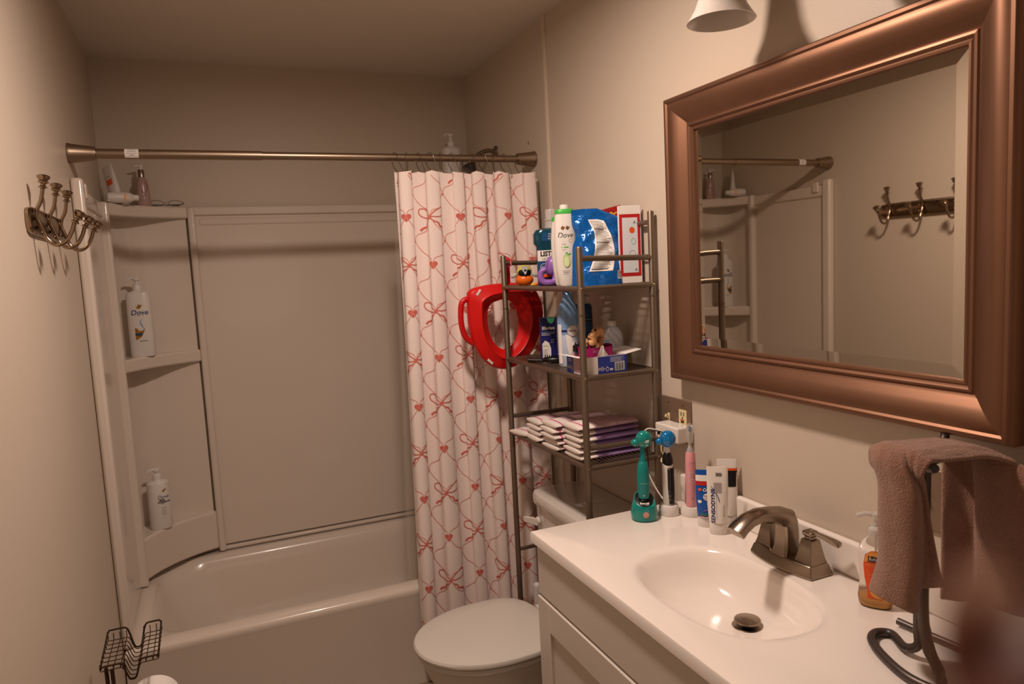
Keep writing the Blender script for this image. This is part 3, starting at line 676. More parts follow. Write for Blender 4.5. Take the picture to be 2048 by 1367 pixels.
# ------------------------------------------------------------ red potty seat hung on the rack side
pt = thing('potty_seat', 'red child toilet seat hanging by a strap on the far side of the rack', 'potty seat', (1.284, -.935, 1.311))
def px(P): return [((u - 1013) * .0018, (650 - v) * .0018) for u, v in P]
outl = px([(945, 578), (975, 571), (1010, 569), (1045, 570), (1072, 578), (1086, 595), (1094, 625), (1090, 655), (1078, 685), (1060, 710), (1035, 728), (1010, 734), (985, 728), (962, 708), (948, 680), (941, 650), (940, 615), (941, 592)])
hole = px([(1000, 603), (1013, 600), (1026, 602), (1037, 611), (1043, 628), (1045, 648), (1042, 668), (1034, 684), (1022, 694), (1012, 697), (1001, 692), (991, 680), (984, 664), (981, 645), (981, 628), (984, 615), (990, 607), (995, 604)])
O = smooth_path([(a, c_, 0) for a, c_ in outl], 4, True); Hh = smooth_path([(a, c_, 0) for a, c_ in hole], 4, True)
def resamp(P, a0, n=72):
    # point on the closed outline at each polar angle around the hole centre
    out = []; c = Vector((0, .003, 0)); A = [(math.atan2(p.y - c.y, p.x - c.x), p) for p in P]; N = len(A)
    for k in range(n):
        th = -PI + 2 * PI * (k + .5) / n; best = None
        for i in range(N):
            t0, p0 = A[i]; t1, p1 = A[(i + 1) % N]
            d0 = (t0 - th + PI) % (2 * PI) - PI; d1 = (t1 - th + PI) % (2 * PI) - PI
            if d0 * d1 <= 0 and abs(d0 - d1) < 1.5:
                q = d0 / (d0 - d1 + 1e-12); best = p0.lerp(p1, q); break
        out.append(best or P[0])
    return out
O = resamp(O, 0); Hh = resamp(Hh, 0)
def rg_(q, y, s=1.): return [((o.x * (1 - q) + h_.x * q) * s, y, (o.y * (1 - q) + h_.y * q) * s) for o, h_ in zip(O, Hh)]
MB().loft([rg_(0, .014), rg_(-.015, .008), rg_(-.015, -.004), rg_(.02, -.013), rg_(.10, -.018), rg_(.48, -.020), rg_(.54, -.025), rg_(.60, -.022), rg_(.68, -.008), rg_(.80, .003), rg_(.97, .009), rg_(1, .013), rg_(.96, .016), rg_(.6, .008), rg_(.42, -.012), rg_(.05, .004), rg_(0, .014)], cap=(False, False)).build('seat_shell', M_redp, pt, ang=50)
hp = [((u - 1013) * .0018, .006, (650 - v) * .0018) for u, v in [(950, 596), (938, 595), (929, 602), (926, 618), (926, 640), (930, 660), (938, 672), (950, 680)]]
MB().tube(smooth_path(hp, 5), .0085, 12, flat=1.2).build('side_handle', M_redd, pt)
for u, v, a in ((959, 583, .9), (975, 716, -.75), (1066, 706, .75), (1066, 584, -.9)):
    MB().box(((u - 1013) * .0018, -.0195, (650 - v) * .0018), (.024, .003, .008), 0, Matrix.Rotation(-a, 3, 'Y')).build('grip_pad', M_white, pt, bevel=.001)
MB().b2((-.004, -.008, .13), (.028, .002, .235)).build('hanging_strap', M_redd, pt, bevel=.003)
MB().lathe([(.0175, 0), (.0175, .003), (.016, .004)], (.014, -.008, .215), n=24, ax=Matrix.Rotation(PI / 2, 3, 'X')).build('round_badge', mat('pink_badge', 'd9406a', .4), pt)
MB().tube(smooth_path([(.012, -.002, .228), (.012, .003, .236), (.012, -.018, .226), (.012, -.046, .226), (.012, -.056, .205)], 4), .003, 8).build('strap_hook', M_redd, pt)

# ------------------------------------------------------------ shelf 1 items
FY = -.40
t = thing('duck_toy', 'orange and yellow rubber duck bath toy with a black visor', 'bath toy', (1.298, -1.09, SZ1), FY + .1)
MB().ell((0, 0, .021), (.030, .026, .021)).build('body', mat('orange_vinyl', 'e06a1c', .3), t)
hd = MB().ell((0, -.002, .048), (.025, .023, .0215)).build('head', mat('olive_yellow_vinyl', 'c2b94e', .3), t)
MB().ell((0, -.012, .0445), (.0215, .0155, .016)).build('visor', M_black, hd)
b = MB(); b.loft([[(-.012, -.021, .061), (.012, -.021, .061), (.008, -.018, .064), (-.008, -.018, .064)], [(-.001, -.031, .038), (.001, -.031, .038), (.001, -.028, .038), (-.001, -.028, .038)]]); b.build('beak', mat('silver_vinyl', 'c0c4cc', .25, .6), hd)
for s in (-1, 1): MB().ell((s * .034, -.004, .036), (.012, .008, .007), R=Matrix.Rotation(s * .5, 3, 'Y')).build('wing', mat('grey_vinyl', 'b3aca4', .4), t)
t = thing('mouthwash_bottle', 'blue-green mouthwash bottle with a clear cap at the back of the top shelf', 'bottle', (1.384, -1.13, SZ1), FY)
MB().loft([sring(.050, .03, 0, 5), sring(.052, .032, .006, 5), sring(.052, .032, .10, 5), sring(.053, .033, .125, 5), sring(.061, .036, .135, 5), sring(.061, .036, .165, 5), sring(.052, .032, .178, 4), sring(.025, .02, .184, 3)]).build('bottle_body', M_listA, t)
MB().lathe([(.023, 0), (.020, .012), (.020, .022), (.022, .024), (.022, .028), (.018, .03), (.018, .055), (.016, .06)], (0, 0, .183)).build('clear_cap', M_clearw, t)
d = Decal(flat(-.0342)); d.rect(-.050, .078, .05, .112, 1, 1).rect(-.050, .012, .05, .077, 3, 1).rect(-.034, .142, .034, .168, 2, 1).build('label_panel', [M_dark, M_paper, M_listB, M_listB], t)
for o in [t.children[-1]]:
    for v_ in o.data.vertices:
        if v_.co.z > .13: v_.co.y = -.0368
d = Decal(flat(-.0346)); d.text('LISTERINE', .002, .1, .021, 0, .92, bold=.0009).text('ULTRACLEAN', 0, .084, .012, 0, .95).stroke([(-.03 + .012 * math.cos(a), .058 + .012 * math.sin(a)) for a in [2 * PI * k / 20 for k in range(21)]], .0012, 1).text('ADA', -.03, .058, .009, 1).text('1.5 L', -.026, .030, .006, 1)
d.build('lettering', [M_dark, M_paper], t)
d = Decal(flat(-.0372)); d.text('REDUCES', 0, .163, .006, 0).text('PLAQUE &', 0, .1555, .006, 0).text('GINGIVITIS', 0, .148, .006, 0).build('cap_band_lettering', [M_paper], t)
def wash(name, label, loc, rz, hh, label_on):
    t = thing(name, label, 'bottle', loc, rz)
    MB().loft([sring(.022, .018, 0, 2.4), sring(.026, .02, .006, 2.4), sring(.031, .023, .05, 2.4), sring(.034, .025, .10, 2.4), sring(.034, .025, .14, 2.4), sring(.031, .023, hh - .04, 2.6), sring(.0285, .021, hh - .022, 2.8), sring(.028, .021, hh - .018, 2.8)]).build('bottle_body', M_whiteg, t)
    MB().loft([sring(.0286, .0215, hh - .018, 2.8), sring(.0286, .0215, hh - .008, 2.8), sring(.026, .019, hh - .004, 2.8)]).build('green_collar', M_green, t)
    MB().loft([sring(.013, .012, hh - .005), sring(.013, .012, hh + .007), sring(.012, .011, hh + .009)]).build('flip_cap', M_white, t)
    d = Decal(fsurf(.0325, .0243, 2.4, .0009))
    d.text('Dove', .0, .150, .022, 0, .95, .2)
    for q in (-.009, .005): d.poly([(q - .005, .170), (q + .002, .166), (q + .008, .176), (q + .003, .175), (q, .179), (q - .003, .175)], 1)
    d.stroke([(.014 + .005 * math.cos(a), .134 + .005 * math.sin(a)) for a in [2 * PI * k / 14 for k in range(15)]], .0009, 1)
    d.text('fresh', -.006, .124, .006, 2).rect(-.014, .113, .007, .1165, 3, 2).text('touch', -.007, .108, .005, 2)
    d.poly([(.000, .102), (-.004, .092), (.004, .088), (.014, .094), (.012, .098), (.007, .093)], 3).ell(0, .075, .0115, .020, 4, 20); d.rect(-.013, .044, .008, .0452, 2, 2).rect(-.012, .038, .004, .0392, 2, 2)
    d.build('front_print', [M_dark, mat('label_bronze', '7a4f14', .5), M_grayt, M_green, M_lgreen], t)
    d = Decal(fsurf(.0325, .0243, 2.4, .0013)); d.ell(0, .073, .008, .015, 0, 20).build('cucumber_slice', [mat('cucumber_flesh', 'dbe3b0', .5)], t)
    return t
wash('body_wash_bottle', 'white body wash bottle with green collar and cucumber, front of the top shelf', (1.344, -1.300, SZ1), FY, .232, True)
wash('body_wash_bottle', 'second white body wash bottle, mostly hidden behind the green-collared one', (1.366, -1.235, SZ1), FY, .215, True)
t = thing('octopus_toy', 'purple rubber bath toy with a curled arm beside the duck', 'bath toy', (1.326, -1.195, SZ1), FY)
MB().ell((.022, .010, .062), (.024, .02, .032), R=Matrix.Rotation(.2, 3, 'Y')).build('head', M_purple, t)
MB().tube(smooth_path([(.0, -.006, .052), (-.014, -.006, .045), (-.018, -.006, .028), (-.010, -.006, .013), (.008, -.006, .010), (.024, -.004, .014), (.030, 0, .035)], 5), [.008 + .0025 * math.sin(PI * k / 30) for k in range(31)], 12).build('arm', M_purple, t)
for q in ((.006, .075), (.004, .066)): MB().ell((q[0], -.008, q[1]), (.0016, .0016, .0016), n=8, k=5).build('eye', M_black, t)
t = thing('navy_box', 'navy and orange box behind the purple toy', 'box', (1.340, -1.160, SZ1), FY)
MB().b2((-.022, -.01, 0), (.03, .012, .034)).build('carton', M_navy, t, bevel=.001); MB().b2((-.0225, -.0107, .026), (.0305, .0127, .036)).build('lid', M_orange, t, bevel=.001)
t = thing('small_toy', 'tiny yellow and orange toy on the shelf in front of the purple one', 'bath toy', (1.300, -1.158, SZ1), 0)
MB().ell((0, 0, .005), (.012, .007, .0052)).build('body', mat('yellow_vinyl', 'd9a02a', .35, var=.4, vscale=150), t); MB().ell((.010, -.002, .007), (.005, .004, .004)).build('head', M_orange, t)
# blue pouch
t = thing('detergent_pouch', 'crinkled metallic blue stand-up pouch on the rack top shelf', 'pouch', (1.400, -1.400, SZ1), FY + .12)
PW = .083
def pouch(u, v, side):
    x = (u * 2 - 1); z = v * .222
    sag = .012 * math.exp(-((v - .66) / .1) ** 2) * (1 if x < 0 else 0) * abs(x)
    X = x * PW * (1 - .05 * math.sin(PI * v)) + sag + .010 * (v ** 2)
    Z = z - (.034 * max(0, x + .1) * v ** 3) - .006 * max(0, abs(x) - .6) * v
    th = (.034 * (1 - v) ** .7 + .004) * (1 - abs(x) ** 3.5) + .001
    cr = .0035 * math.sin(9 * x + 14 * v) * math.sin(PI * v) * (1 - abs(x)) + .003 * math.sin(26 * v - 7 * x) * (1 - abs(x) ** 2) * math.sin(PI * v)
    yb = .02 * math.sin(2.1 * v) * v
    return (X, (-(th + cr) if side == 0 else th * .7) + yb, Z)
b = MB(); b.grid(lambda a, c_: pouch(a, c_, 0), 40, 40); b.grid(lambda a, c_: pouch(1 - a, c_, 1), 40, 40)
b.build('pouch_body', M_blue, t, ang=80)
def pf(eps): return lambda u, v: (lambda p: (p[0], p[1] - eps, p[2]))(pouch(min(1, max(0, u / PW * .5 + .5)), v / .222, 0))
d = Decal(pf(.0012)); d.b.grid(lambda a, c_: d.f(-.040 + .072 * a + .010 * math.sin(PI * c_ * .9) - .012 * c_ * a * 2 + .012 * math.sin(PI * c_), .040 + .150 * c_), 12, 24, 0)
d.build('instruction_label', [M_paper], t)
d = Decal(pf(.0018))
for k in range(33):
    v = .046 + k * .0043; q = (v - .04) / .15; x0 = -.036 + .010 * math.sin(PI * q * .9) + .012 * math.sin(PI * q); ln = .058 - .016 * q - random.random() * .014
    d.stroke([(x0 + ln * i / 8, v) for i in range(9)], .0024 if k % 9 == 0 else .0011, 0)
d.build('label_print', [M_dark], t)
d = Decal(pf(.0015)); d.rect(.046, .016, .066, .040, 0, 3); 
for k in range(7): d.rect(.048 + k * .0024, .018, .0492 + k * .0024, .038, 1, 2)
for k in range(12): d.stroke([(.036 + .004 * math.sin(k) + .0036 * i, .078 + k * .006) for i in range(8)], .0009, 2)
d.stroke([(-.002 + .004 * math.cos(a), .024 + .004 * math.sin(a)) for a in [2 * PI * k / 10 for k in range(11)]], .001, 2)
d.build('barcode_print', [M_paper, M_dark, M_lblue], t)
# red packet and notepad behind
t = thing('activity_book', 'red and yellow activity book standing behind the blue pouch', 'book', (1.452, -1.358, SZ1), FY - .02)
MB().b2((-.055, -.003, 0), (.043, .003, .205)).build('pages', M_paper, t, bevel=.0005)
MB().loft([[(-.056, -.0036, 0), (.044, -.0036, 0), (.044, .0036, 0), (-.056, .0036, 0)], [(-.056, -.0036, .21), (.044, -.0036, .232), (.044, .0036, .232), (-.056, .0036, .21)]]).build('cover', mat('book_cover', 'a8181c', .35, var=.5, vscale=35), t)
d = Decal(flat(-.0042)); d.text('ABC', .018, .203, .02, 0, bold=.001).rect(-.0, .0, .04, .03, 1, 1).ell(.022, .016, .014, .014, 0).rect(.0, .06, .04, .085, 2, 1).poly([(.02 + .011 * math.cos(PI / 2 + a * PI * .4) * (1 if a % 2 == 0 else .0 + 1), .072 + .011 * math.sin(PI / 2 + a * PI * .4)) for a in range(5)], 3).build('cover_print', [mat('print_yellow', 'e0b02a', .4), M_navy, M_dark, M_green], t)
t = thing('notepad', 'white card pad with a red border behind the blue pouch', 'notepad', (1.478, -1.446, SZ1 + .001), FY + .15)
MB().b2((-.034, -.002, 0), (.034, .004, .222)).build('backing', M_paper, t, bevel=.001)
d = Decal(flat(-.0026)); d.rect(-.031, .02, .031, .198, 0, 1).build('red_border', [M_paperred], t)
d = Decal(flat(-.0031)); d.rect(-.023, .030, .023, .188, 0, 1).build('sheet', [mat('pad_sheet', 'd9dade', .5)], t)
d = Decal(flat(-.0035)); d.ell(.006, .152, .008, .009, 0).build('sticker', [M_orange], t)
d = Decal(flat(-.0035)); d.text('A', .014, .174, .012, 0).text('A', .016, .038, .012, 0).stroke([(.006 + .009 * math.cos(a), .085 + .009 * math.sin(a)) for a in [2 * PI * k / 16 for k in range(17)]], .0008, 1).stroke([(.010 + .006 * math.cos(a), .120 + .009 * math.sin(a)) for a in [2 * PI * k / 16 for k in range(17)]], .0008, 1).build('ink', [M_navy, M_grayt], t)

# ------------------------------------------------------------ shelf 2 items
def eff(label, loc, rz):
    t = thing('tablet_box', label, 'box', loc, rz)
    MB().b2((-.026, -.016, 0), (.026, .016, .140)).build('carton', M_navy, t, bevel=.001)
    d = Decal(flat(-.0166)); d.poly([(-.004, .1395), (.022, .1395), (.018, .125), (.010, .120), (.0, .126)], 1).text('Efferdent', 0, .106, .0145, 0, .78, bold=.0006).rect(-.023, .093, .023, .0945, 2, 1).rect(-.023, .088, .020, .0895, 0, 1).rect(-.023, .083, .006, .0845, 0, 1).poly([(-.022, .0), (-.022, .055), (-.012, .066), (.0, .058), (.006, .04), (.006, .0)], 0)
    for k in range(4): d.rect(.006 + k * .003, .058 + (k % 2) * .008, .0085 + k * .003, .0605 + (k % 2) * .008, 0, 1)
    d.build('carton_print', [M_paper, mat('print_mint', '54c08a', .5), M_lblue], t)
    d = Decal(flat(-.0170)); d.rect(-.020, .046, -.002, .050, 0, 1)
    for k in range(6): d.rect(-.020, .034 - k * .006, -.004 - (k % 2) * .003, .0355 - k * .006, 1, 1)
    d.build('carton_ink', [M_lgreen, M_grayt], t)
eff('navy denture tablet box with a mint tab, left one on the middle shelf', (1.360, -1.12, SZ2), FY + .05)
eff('navy denture tablet box half hidden by the blue spray bottle', (1.408, -1.150, SZ2), FY - .2)
t = thing('spray_bottle', 'light blue air freshener spray bottle on the middle shelf', 'spray bottle', (1.347, -1.290, SZ2), FY)
MB().loft([sring(.030, .024, 0, 2.3), sring(.033, .026, .004, 2.3), sring(.034, .027, .06, 2.3), sring(.034, .027, .12, 2.3), sring(.033, .026, .135, 2.3)]).build('bottle_body', mat('bottle_sky', 'b9c8dc', .3, var=.1, vscale=25), t)
MB().loft([sring(.0335, .0265, .133, 2.3), sring(.0335, .0265, .142, 2.3), sring(.031, .0255, .165, 2.2), sring(.024, .023, .190, 2.1), sring(.018, .0185, .203, 2), sring(.0165, .020, .212, 2), sring(.017, .024, .219, 2), sring(.013, .021, .226, 2), sring(.006, .012, .228, 2)]).build('trigger_top', M_lblue, t)
d = Decal(fsurf(.034, .027, 2.3, .0008)); d.rect(-.033, .098, .033, .136, 1, 8).build('upper_wrap', [M_lblue, M_lblue], t)
d = Decal(fsurf(.034, .027, 2.3, .0012)); d.rect(-.028, .106, .020, .113, 0, 6).rect(-.032, .010, -.023, .13, 1, 6).poly([(-.012, .10), (.006, .096), (.018, .06), (.0, .03), (-.008, .06)], 1).build('print', [M_navy, M_paper], t)
d = Decal(fsurf(.034, .027, 2.3, .0018)); d.ell(.011, .110, .0175, .0175, 0).build('round_logo', [M_paper], t)
d = Decal(fsurf(.034, .027, 2.3, .0023)); d.text('febreze', .011, .110, .0105, 0, .8, .2).stroke([(.011 + .0165 * math.cos(a), .110 + .0165 * math.sin(a)) for a in [2 * PI * k / 24 for k in range(25)]], .0009, 0).build('lettering', [M_navy], t)
t = thing('spray_can', 'dark blue aerosol can behind the light blue spray bottle', 'spray can', (1.434, -1.230, SZ2), 0)
MB().lathe([(.027, 0), (.029, .003), (.029, .17), (.026, .18), (.020, .184)]).build('can_body', mat('dark_blue_can', '27466b', .3, .2, var=.15, vscale=20), t); MB().lathe([(.022, .183), (.022, .205), (.018, .21), (.012, .212)]).build('can_cap', M_clearw, t)
d = Decal(fsurf(.029, .029, 2, .0008)); d.rect(-.018, .128, .018, .142, 0, 6).build('can_band', [M_dark], t); d = Decal(fsurf(.029, .029, 2, .0013)); d.text('CLEAN', 0, .135, .009, 0).build('lettering', [M_lblue], t)
t = thing('alcohol_bottle', 'translucent white flat-shouldered bottle on the right of the middle shelf', 'bottle', (1.456, -1.365, SZ2), FY)
MB().loft([sring(.030, .022, 0, 4), sring(.032, .024, .005, 4), sring(.032, .024, .088, 4), sring(.029, .022, .098, 3.5), sring(.018, .016, .115, 2.5), sring(.012, .012, .121, 2)]).build('bottle_body', mat('milky_plastic', 'c9c9cb', .3, trans=.3), t)
MB().lathe([(.0135, 0), (.0135, .013), (.012, .015)], (0, 0, .119)).build('cap', M_white, t)
d = Decal(fsurf(.032, .024, 4, .0008)); d.rect(-.031, .045, -.012, .078, 0, 4).build('label_panel', [M_lblue], t); d = Decal(fsurf(.032, .024, 4, .0014)); d.text('ISO', -.021, .07, .007, 0).build('lettering', [M_paper], t)
# black hair brush
t = thing('hair_brush', 'black hairbrush lying on the left of the middle shelf', 'hairbrush', (1.324, -1.190, SZ2), -.55)
MB().ell((.016, 0, .011), (.038, .017, .011)).build('brush_head', M_black, t); MB().tube([(-.015, 0, .008), (-.045, .005, .009), (-.066, .008, .010)], [.006, .007, .0075], 10).build('brush_handle', mat('dark_brown_plastic', '1d110d', .3), t)
b = MB()
for i in range(9):
    for j in range(4): b.cyl((-.01 + i * .0065, -.010 + j * .0065, .018), (-.01 + i * .0065, -.010 + j * .0065, .026), .0007, 5)
b.build('bristles', M_black, t)
# swab box
t = thing('swab_box', 'open blue and white cotton swab box placed upside down on the middle shelf', 'box', (1.352, -1.446, SZ2), 0)
b = MB(); BW, BD, BH = .066, .056, .050
b.b2((-BW, -BD, 0), (BW, BD, .002)); b.b2((-BW, -BD, .002), (BW, -BD + .001, BH)); b.b2((-BW, BD - .001, .002), (BW, BD, BH)); b.b2((-BW, -BD, .002), (-BW + .001, BD, BH)); b.b2((BW - .001, -BD, .002), (BW, BD, BH))
b.build('carton', M_paper, t, smooth=False)
MB().add([(-BW, -BD, BH), (-BW, BD, BH), (-BW - .026, BD + .006, BH + .003), (-BW - .020, -BD + .01, BH + .001)], [(0, 1, 2, 3)]).build('flap', M_paper, t, smooth=False, solid=.0006)
MB().add([(BW, -BD, BH), (BW, BD, BH), (BW + .062, BD - .01, BH + .009), (BW + .058, -BD + .01, BH + .007)], [(0, 1, 2, 3)]).build('flap', M_paper, t, smooth=False, solid=.0006)
M_swb = mat('swab_box_blue', '2a3a8c', .4, var=.1); M_pw = mat('print_white', 'd8d5d8', .5)
fl = lambda e_: (lambda u, v: (-BW - e_, -u, v))
fr_ = lambda e_: flat(-BD - e_)
Decal(fr_(.0006)).rect(-.028, 0, BW, BH - .001, 0, 1).build('blue_panel', [M_swb], t)
Decal(fl(.0006)).rect(-BD, 0, -BD + .040, BH - .001, 0, 1).build('blue_panel', [M_swb], t)
Decal(fl(.0006)).rect(-BD + .042, .004, BD - .004, BH - .004, 0, 1).build('pink_window', [mat('clear_pink', 'caa0a8', .2, trans=.3)], t)
d = Decal(fr_(.0010)); d.rect(.026, .006, .058, .030, 0, 1).rect(.010, .008, .020, .014, 0, 1).text('Q-tips', -.010, .013, .017, 0, .8, .15, rot=PI)
for k in range(5): d.rect(.012, .032 + k * .0030, .058 - (k % 2) * .01, .0330 + k * .0030, 0, 1)
d.build('carton_print', [M_pw], t)
Decal(fl(.0010)).text('Q-tips', -BD + .020, .014, .016, 0, .8, .15, rot=PI).text('500', -BD + .020, .037, .013, 0, rot=PI).build('side_print', [M_pw], t)
d = Decal(fr_(.0014))
for k in range(10): d.rect(.0275 + k * .0029, .008, .0275 + k * .0029 + (.0016 if k % 3 else .0008), .028, 0, 1)
d.build('barcode', [M_dark], t)
t2 = thing('hair_accessory_box', 'magenta card box standing inside the open swab box', 'box', (1.346, -1.440, SZ2 + .002), 0)
b = MB(); b.b2((-.052, -.02, .0), (.052, .02, .002)).b2((-.052, -.02, .002), (.052, -.019, .068)).b2((-.052, .019, .002), (.052, .02, .072)).b2((-.052, -.02, .002), (-.051, .02, .068)).b2((.051, -.02, .002), (.052, .02, .075))
b.build('carton', M_mag, t2, smooth=False)
d = Decal(flat(-.0206)); d.text('licious', .006, .058, .016, 0, .9).build('lettering', [mat('print_light_pink', 'dd9fc0', .5)], t2)
M_leo = mat('leopard_satin', 'c98f5a', .35, sheen=.3)
nt = M_leo.node_tree; vo = nt.nodes.new('ShaderNodeTexVoronoi'); vo.inputs['Scale'].default_value = 75; rp = nt.nodes.new('ShaderNodeMapRange'); rp.inputs[1].default_value = .28; rp.inputs[2].default_value = .34
mx = nt.nodes.new('ShaderNodeMix'); mx.data_type = 'RGBA'; mx.inputs[6].default_value = (.01, .006, .004, 1); mx.inputs[7].default_value = lin('d29a66')
tc = nt.nodes.new('ShaderNodeTexCoord'); nt.links.new(tc.outputs['Object'], vo.inputs[0]); nt.links.new(vo.outputs['Distance'], rp.inputs[0]); nt.links.new(rp.outputs[0], mx.inputs[0]); nt.links.new(mx.outputs[2], nt.nodes['Principled BSDF'].inputs['Base Color'])
def scrunch(label, loc, rot, R_, r_, mt, n=44):
    t = thing('hair_scrunchie', label, 'scrunchie', loc); t.rotation_euler = rot
    MB().tube([(R_ * math.cos(a), .003 * math.sin(7 * a), R_ * math.sin(a)) for a in [2 * PI * k / n for k in range(n)]], [r_ * (1 + .28 * math.sin(9 * 2 * PI * k / n)) for k in range(n)], 14, closed=True).build('fabric_ring', mt, t)
scrunch('tall leopard print scrunchie standing in the magenta box', (1.360, -1.440, SZ2 + .092), (.1, .2, .5), .022, .0115, M_leo)
scrunch('small leopard print scrunchie beside the black one', (1.318, -1.440, SZ2 + .076), (.2, .3, 1.2), .012, .008, M_leo)
scrunch('black scrunchie at the left end of the magenta box', (1.300, -1.440, SZ2 + .072), (.1, .1, .2), .013, .006, M_black)
t = thing('tissue', 'crumpled white tissue poking up from the swab box', 'tissue', (1.352, -1.480, SZ2 + .045), -.1)
b = MB(); b.grid(lambda a, c_: ((a - .5) * .034 * (1.15 - c_), -.006 * math.sin(PI * a) - .003 * math.sin(11 * a) * c_, .034 * c_ * (1 - .3 * abs(a - .5)) + .002 * math.sin(9 * a)), 16, 10); b.grid(lambda a, c_: ((a - .5) * .034 * (1.15 - c_), .008 * math.sin(PI * a), .030 * c_ * (1 - .3 * abs(a - .5))), 16, 10)
b.build('sheet', M_paper, t, solid=.0006)

# ------------------------------------------------------------ diapers
def dring(x, hw, th, zc_, pr=2.3): return [(x, p[0], p[1] + zc_) for p in [(q[0], q[1]) for q in sring(hw, th / 2, 0, pr, 28)]]
dp = thing('diaper', '', 'diaper', (1.35, -1.2, 1.0), 0, 'folded diapers on the low shelf')
TH = .0185
xs = [-.108, -.106, -.098, -.08, -.05, -.02, .02, .06, .085, .095, .098]
b = MB(); b.loft([dring(x, .052 * (1 - .25 * (k in (0, len(xs) - 1))) , TH * (.35 if k == 0 else .8 if k == 1 else 1 - .25 * abs(x) / .1), TH / 2) for k, x in enumerate(xs)][:5], 0); b.build('folded_pad', M_diaper, dp)
b = MB(); b.loft([dring(x, .0525, TH * (1 - .25 * abs(x) / .1), TH / 2) for x in (-.052, -.03, 0, .04, .08, .095)]); pd = b.build('printed_back', M_lilac, dp)
b = MB(); b.loft([dring(x, .0527, TH * 1.04 * (1 - .25 * abs(x) / .1), TH / 2) for x in (-.086, -.080)], cap=(False, False)); b.build('elastic_strip', M_dpink, dp)
MB().b2((-.104, -.046, TH * .42), (-.10, .046, TH * .5)).build('fold_line', M_dprint, dp, smooth=False)
first = True
piles = [(-1.150, 4, .0, 'left pile'), (-1.280, 5, -.006, 'middle pile'), (-1.415, 6, .0, 'right pile')]
for pi_, (yc, n, dx, nm) in enumerate(piles):
    for k in range(n):
        loc = (1.380 + dx + random.uniform(-.006, .006), yc + random.uniform(-.004, .004), SZ3 + .0005 + k * (TH - .0012)); rz = random.uniform(-.05, .05)
        if first: o = dp; o.location = loc; o.rotation_euler = (0, 0, rz); first = False
        else: o = dup(dp, loc, rz)
        o['group'] = 'folded diapers on the low shelf'
        o['label'] = ('topmost folded diaper of the %s on the low rack shelf' % nm) if k == n - 1 else '%s folded diaper from the bottom of the %s on the low shelf' % (['first', 'second', 'third', 'fourth', 'fifth'][k], nm)
        if k == n - 1:
            for c in o.children:
                if c.name.startswith('printed_back'): c.data = c.data.copy(); c.data.materials[0] = M_dprint
o = dup(dp, (1.362, -1.045, SZ3 + .001), .2); o['label'] = 'single loose folded diaper at the far left end of the low shelf'
for c in o.children:
    if c.name.startswith('elastic'): c.hide_render = False
t = thing('teal_cloth', 'bit of teal cloth lying behind the left diaper pile', 'cloth', (1.44, -1.06, SZ3 + .022), .3)
MB().grid(lambda a, c_: ((a - .5) * .09, (c_ - .5) * .05, .004 + .006 * math.sin(5 * a + 3 * c_)), 14, 8).build('cloth', M_teal, t, solid=.002)

# ------------------------------------------------------------ outlet plates
pl = thing('outlet_plate', 'bronze two-gang wall plate with an outlet between rack and mirror', 'outlet', (W, -1.590, 1.064))
MB().b2((-.006, -.066, -.061), (-.0005, .066, .061)).build('cover_plate', mat('bronze_plate', '8b7460', .45, .5), pl, bevel=.003)
b = MB().b2((-.0085, -.050, -.033), (-.005, -.016, .033)); oc = b.build('receptacle', M_cream, pl, bevel=.001)
b = MB()
for z in (-.016, .02):
    b.b2((-.009, -.040, z - .004), (-.0084, -.037, z + .006)).b2((-.009, -.029, z - .004), (-.0084, -.026, z + .006)); b.ell((-.0086, -.033, z - .009), (.0006, .0028, .0028), n=8, k=6)
b.b2((-.0092, -.040, -.003), (-.0084, -.026, .001)); b.build('slots', M_dark, oc)
MB().b2((-.0094, -.040, .002), (-.0084, -.026, .007)).build('reset_button', mat('reset_red', 'a8481a', .4), oc)
b = MB().b2((-.008, .028, -.014), (-.005, .038, .014)); b.box((-.012, .033, .005), (.014, .006, .009), 0, Matrix.Rotation(.5, 3, 'Y')); b.build('toggle_switch', M_cream, pl, bevel=.001)
for z in (-.045, .045):
    for y in (-.033, .033): MB().ell((-.0062, y, z), (.0012, .0035, .0035), n=10, k=6).build('screw', M_rack, pl)
ad = thing('charger_block', 'white multi-port charger block plugged into the bronze wall outlet', 'charger', (W - .009, -1.612, 1.037))
MB().b2((-.048, -.052, -.022), (0, .052, .022)).build('block', M_whiteg, ad, bevel=.005, seg=4)
b = MB()
for k in range(3): b.b2((-.0486, .040 - k * .022, -.010), (-.0478, .026 - k * .022, -.002))
b.build('ports', M_black, ad)
def cord(label, pts, r, mt, name='power_cord'):
    o = MB().tube(smooth_path(pts, 7), r, 8).build(name, mt); return tag(o, label, 'cord')
cord('white charging cord looping down left of the charger block', [(1.470, -1.580, 1.035), (1.44, -1.566, 1.044), (1.425, -1.56, 1.02), (1.43, -1.56, .95), (1.44, -1.575, .90), (1.45, -1.60, .862), (1.44, -1.66, .847), (1.425, -1.72, .8465)], .0022, M_white)
cord('black charging cord running from the block to the teal brush stand', [(1.470, -1.602, 1.035), (1.43, -1.600, 1.045), (1.41, -1.605, 1.01), (1.405, -1.615, .96), (1.39, -1.63, .91), (1.38, -1.645, .87), (1.372, -1.665, .856)], .0017, M_black)
cord('knotted beige cord hanging behind the black toothbrush', [(1.470, -1.624, 1.032), (1.445, -1.628, 1.04), (1.44, -1.628, 1.0), (1.445, -1.630, .985), (1.455, -1.640, .975), (1.445, -1.650, .97), (1.435, -1.635, .966), (1.445, -1.625, .972), (1.455, -1.636, .96), (1.46, -1.63, .92), (1.455, -1.64, .88), (1.452, -1.66, .856), (1.445, -1.70, .848)], .0022, M_cream)

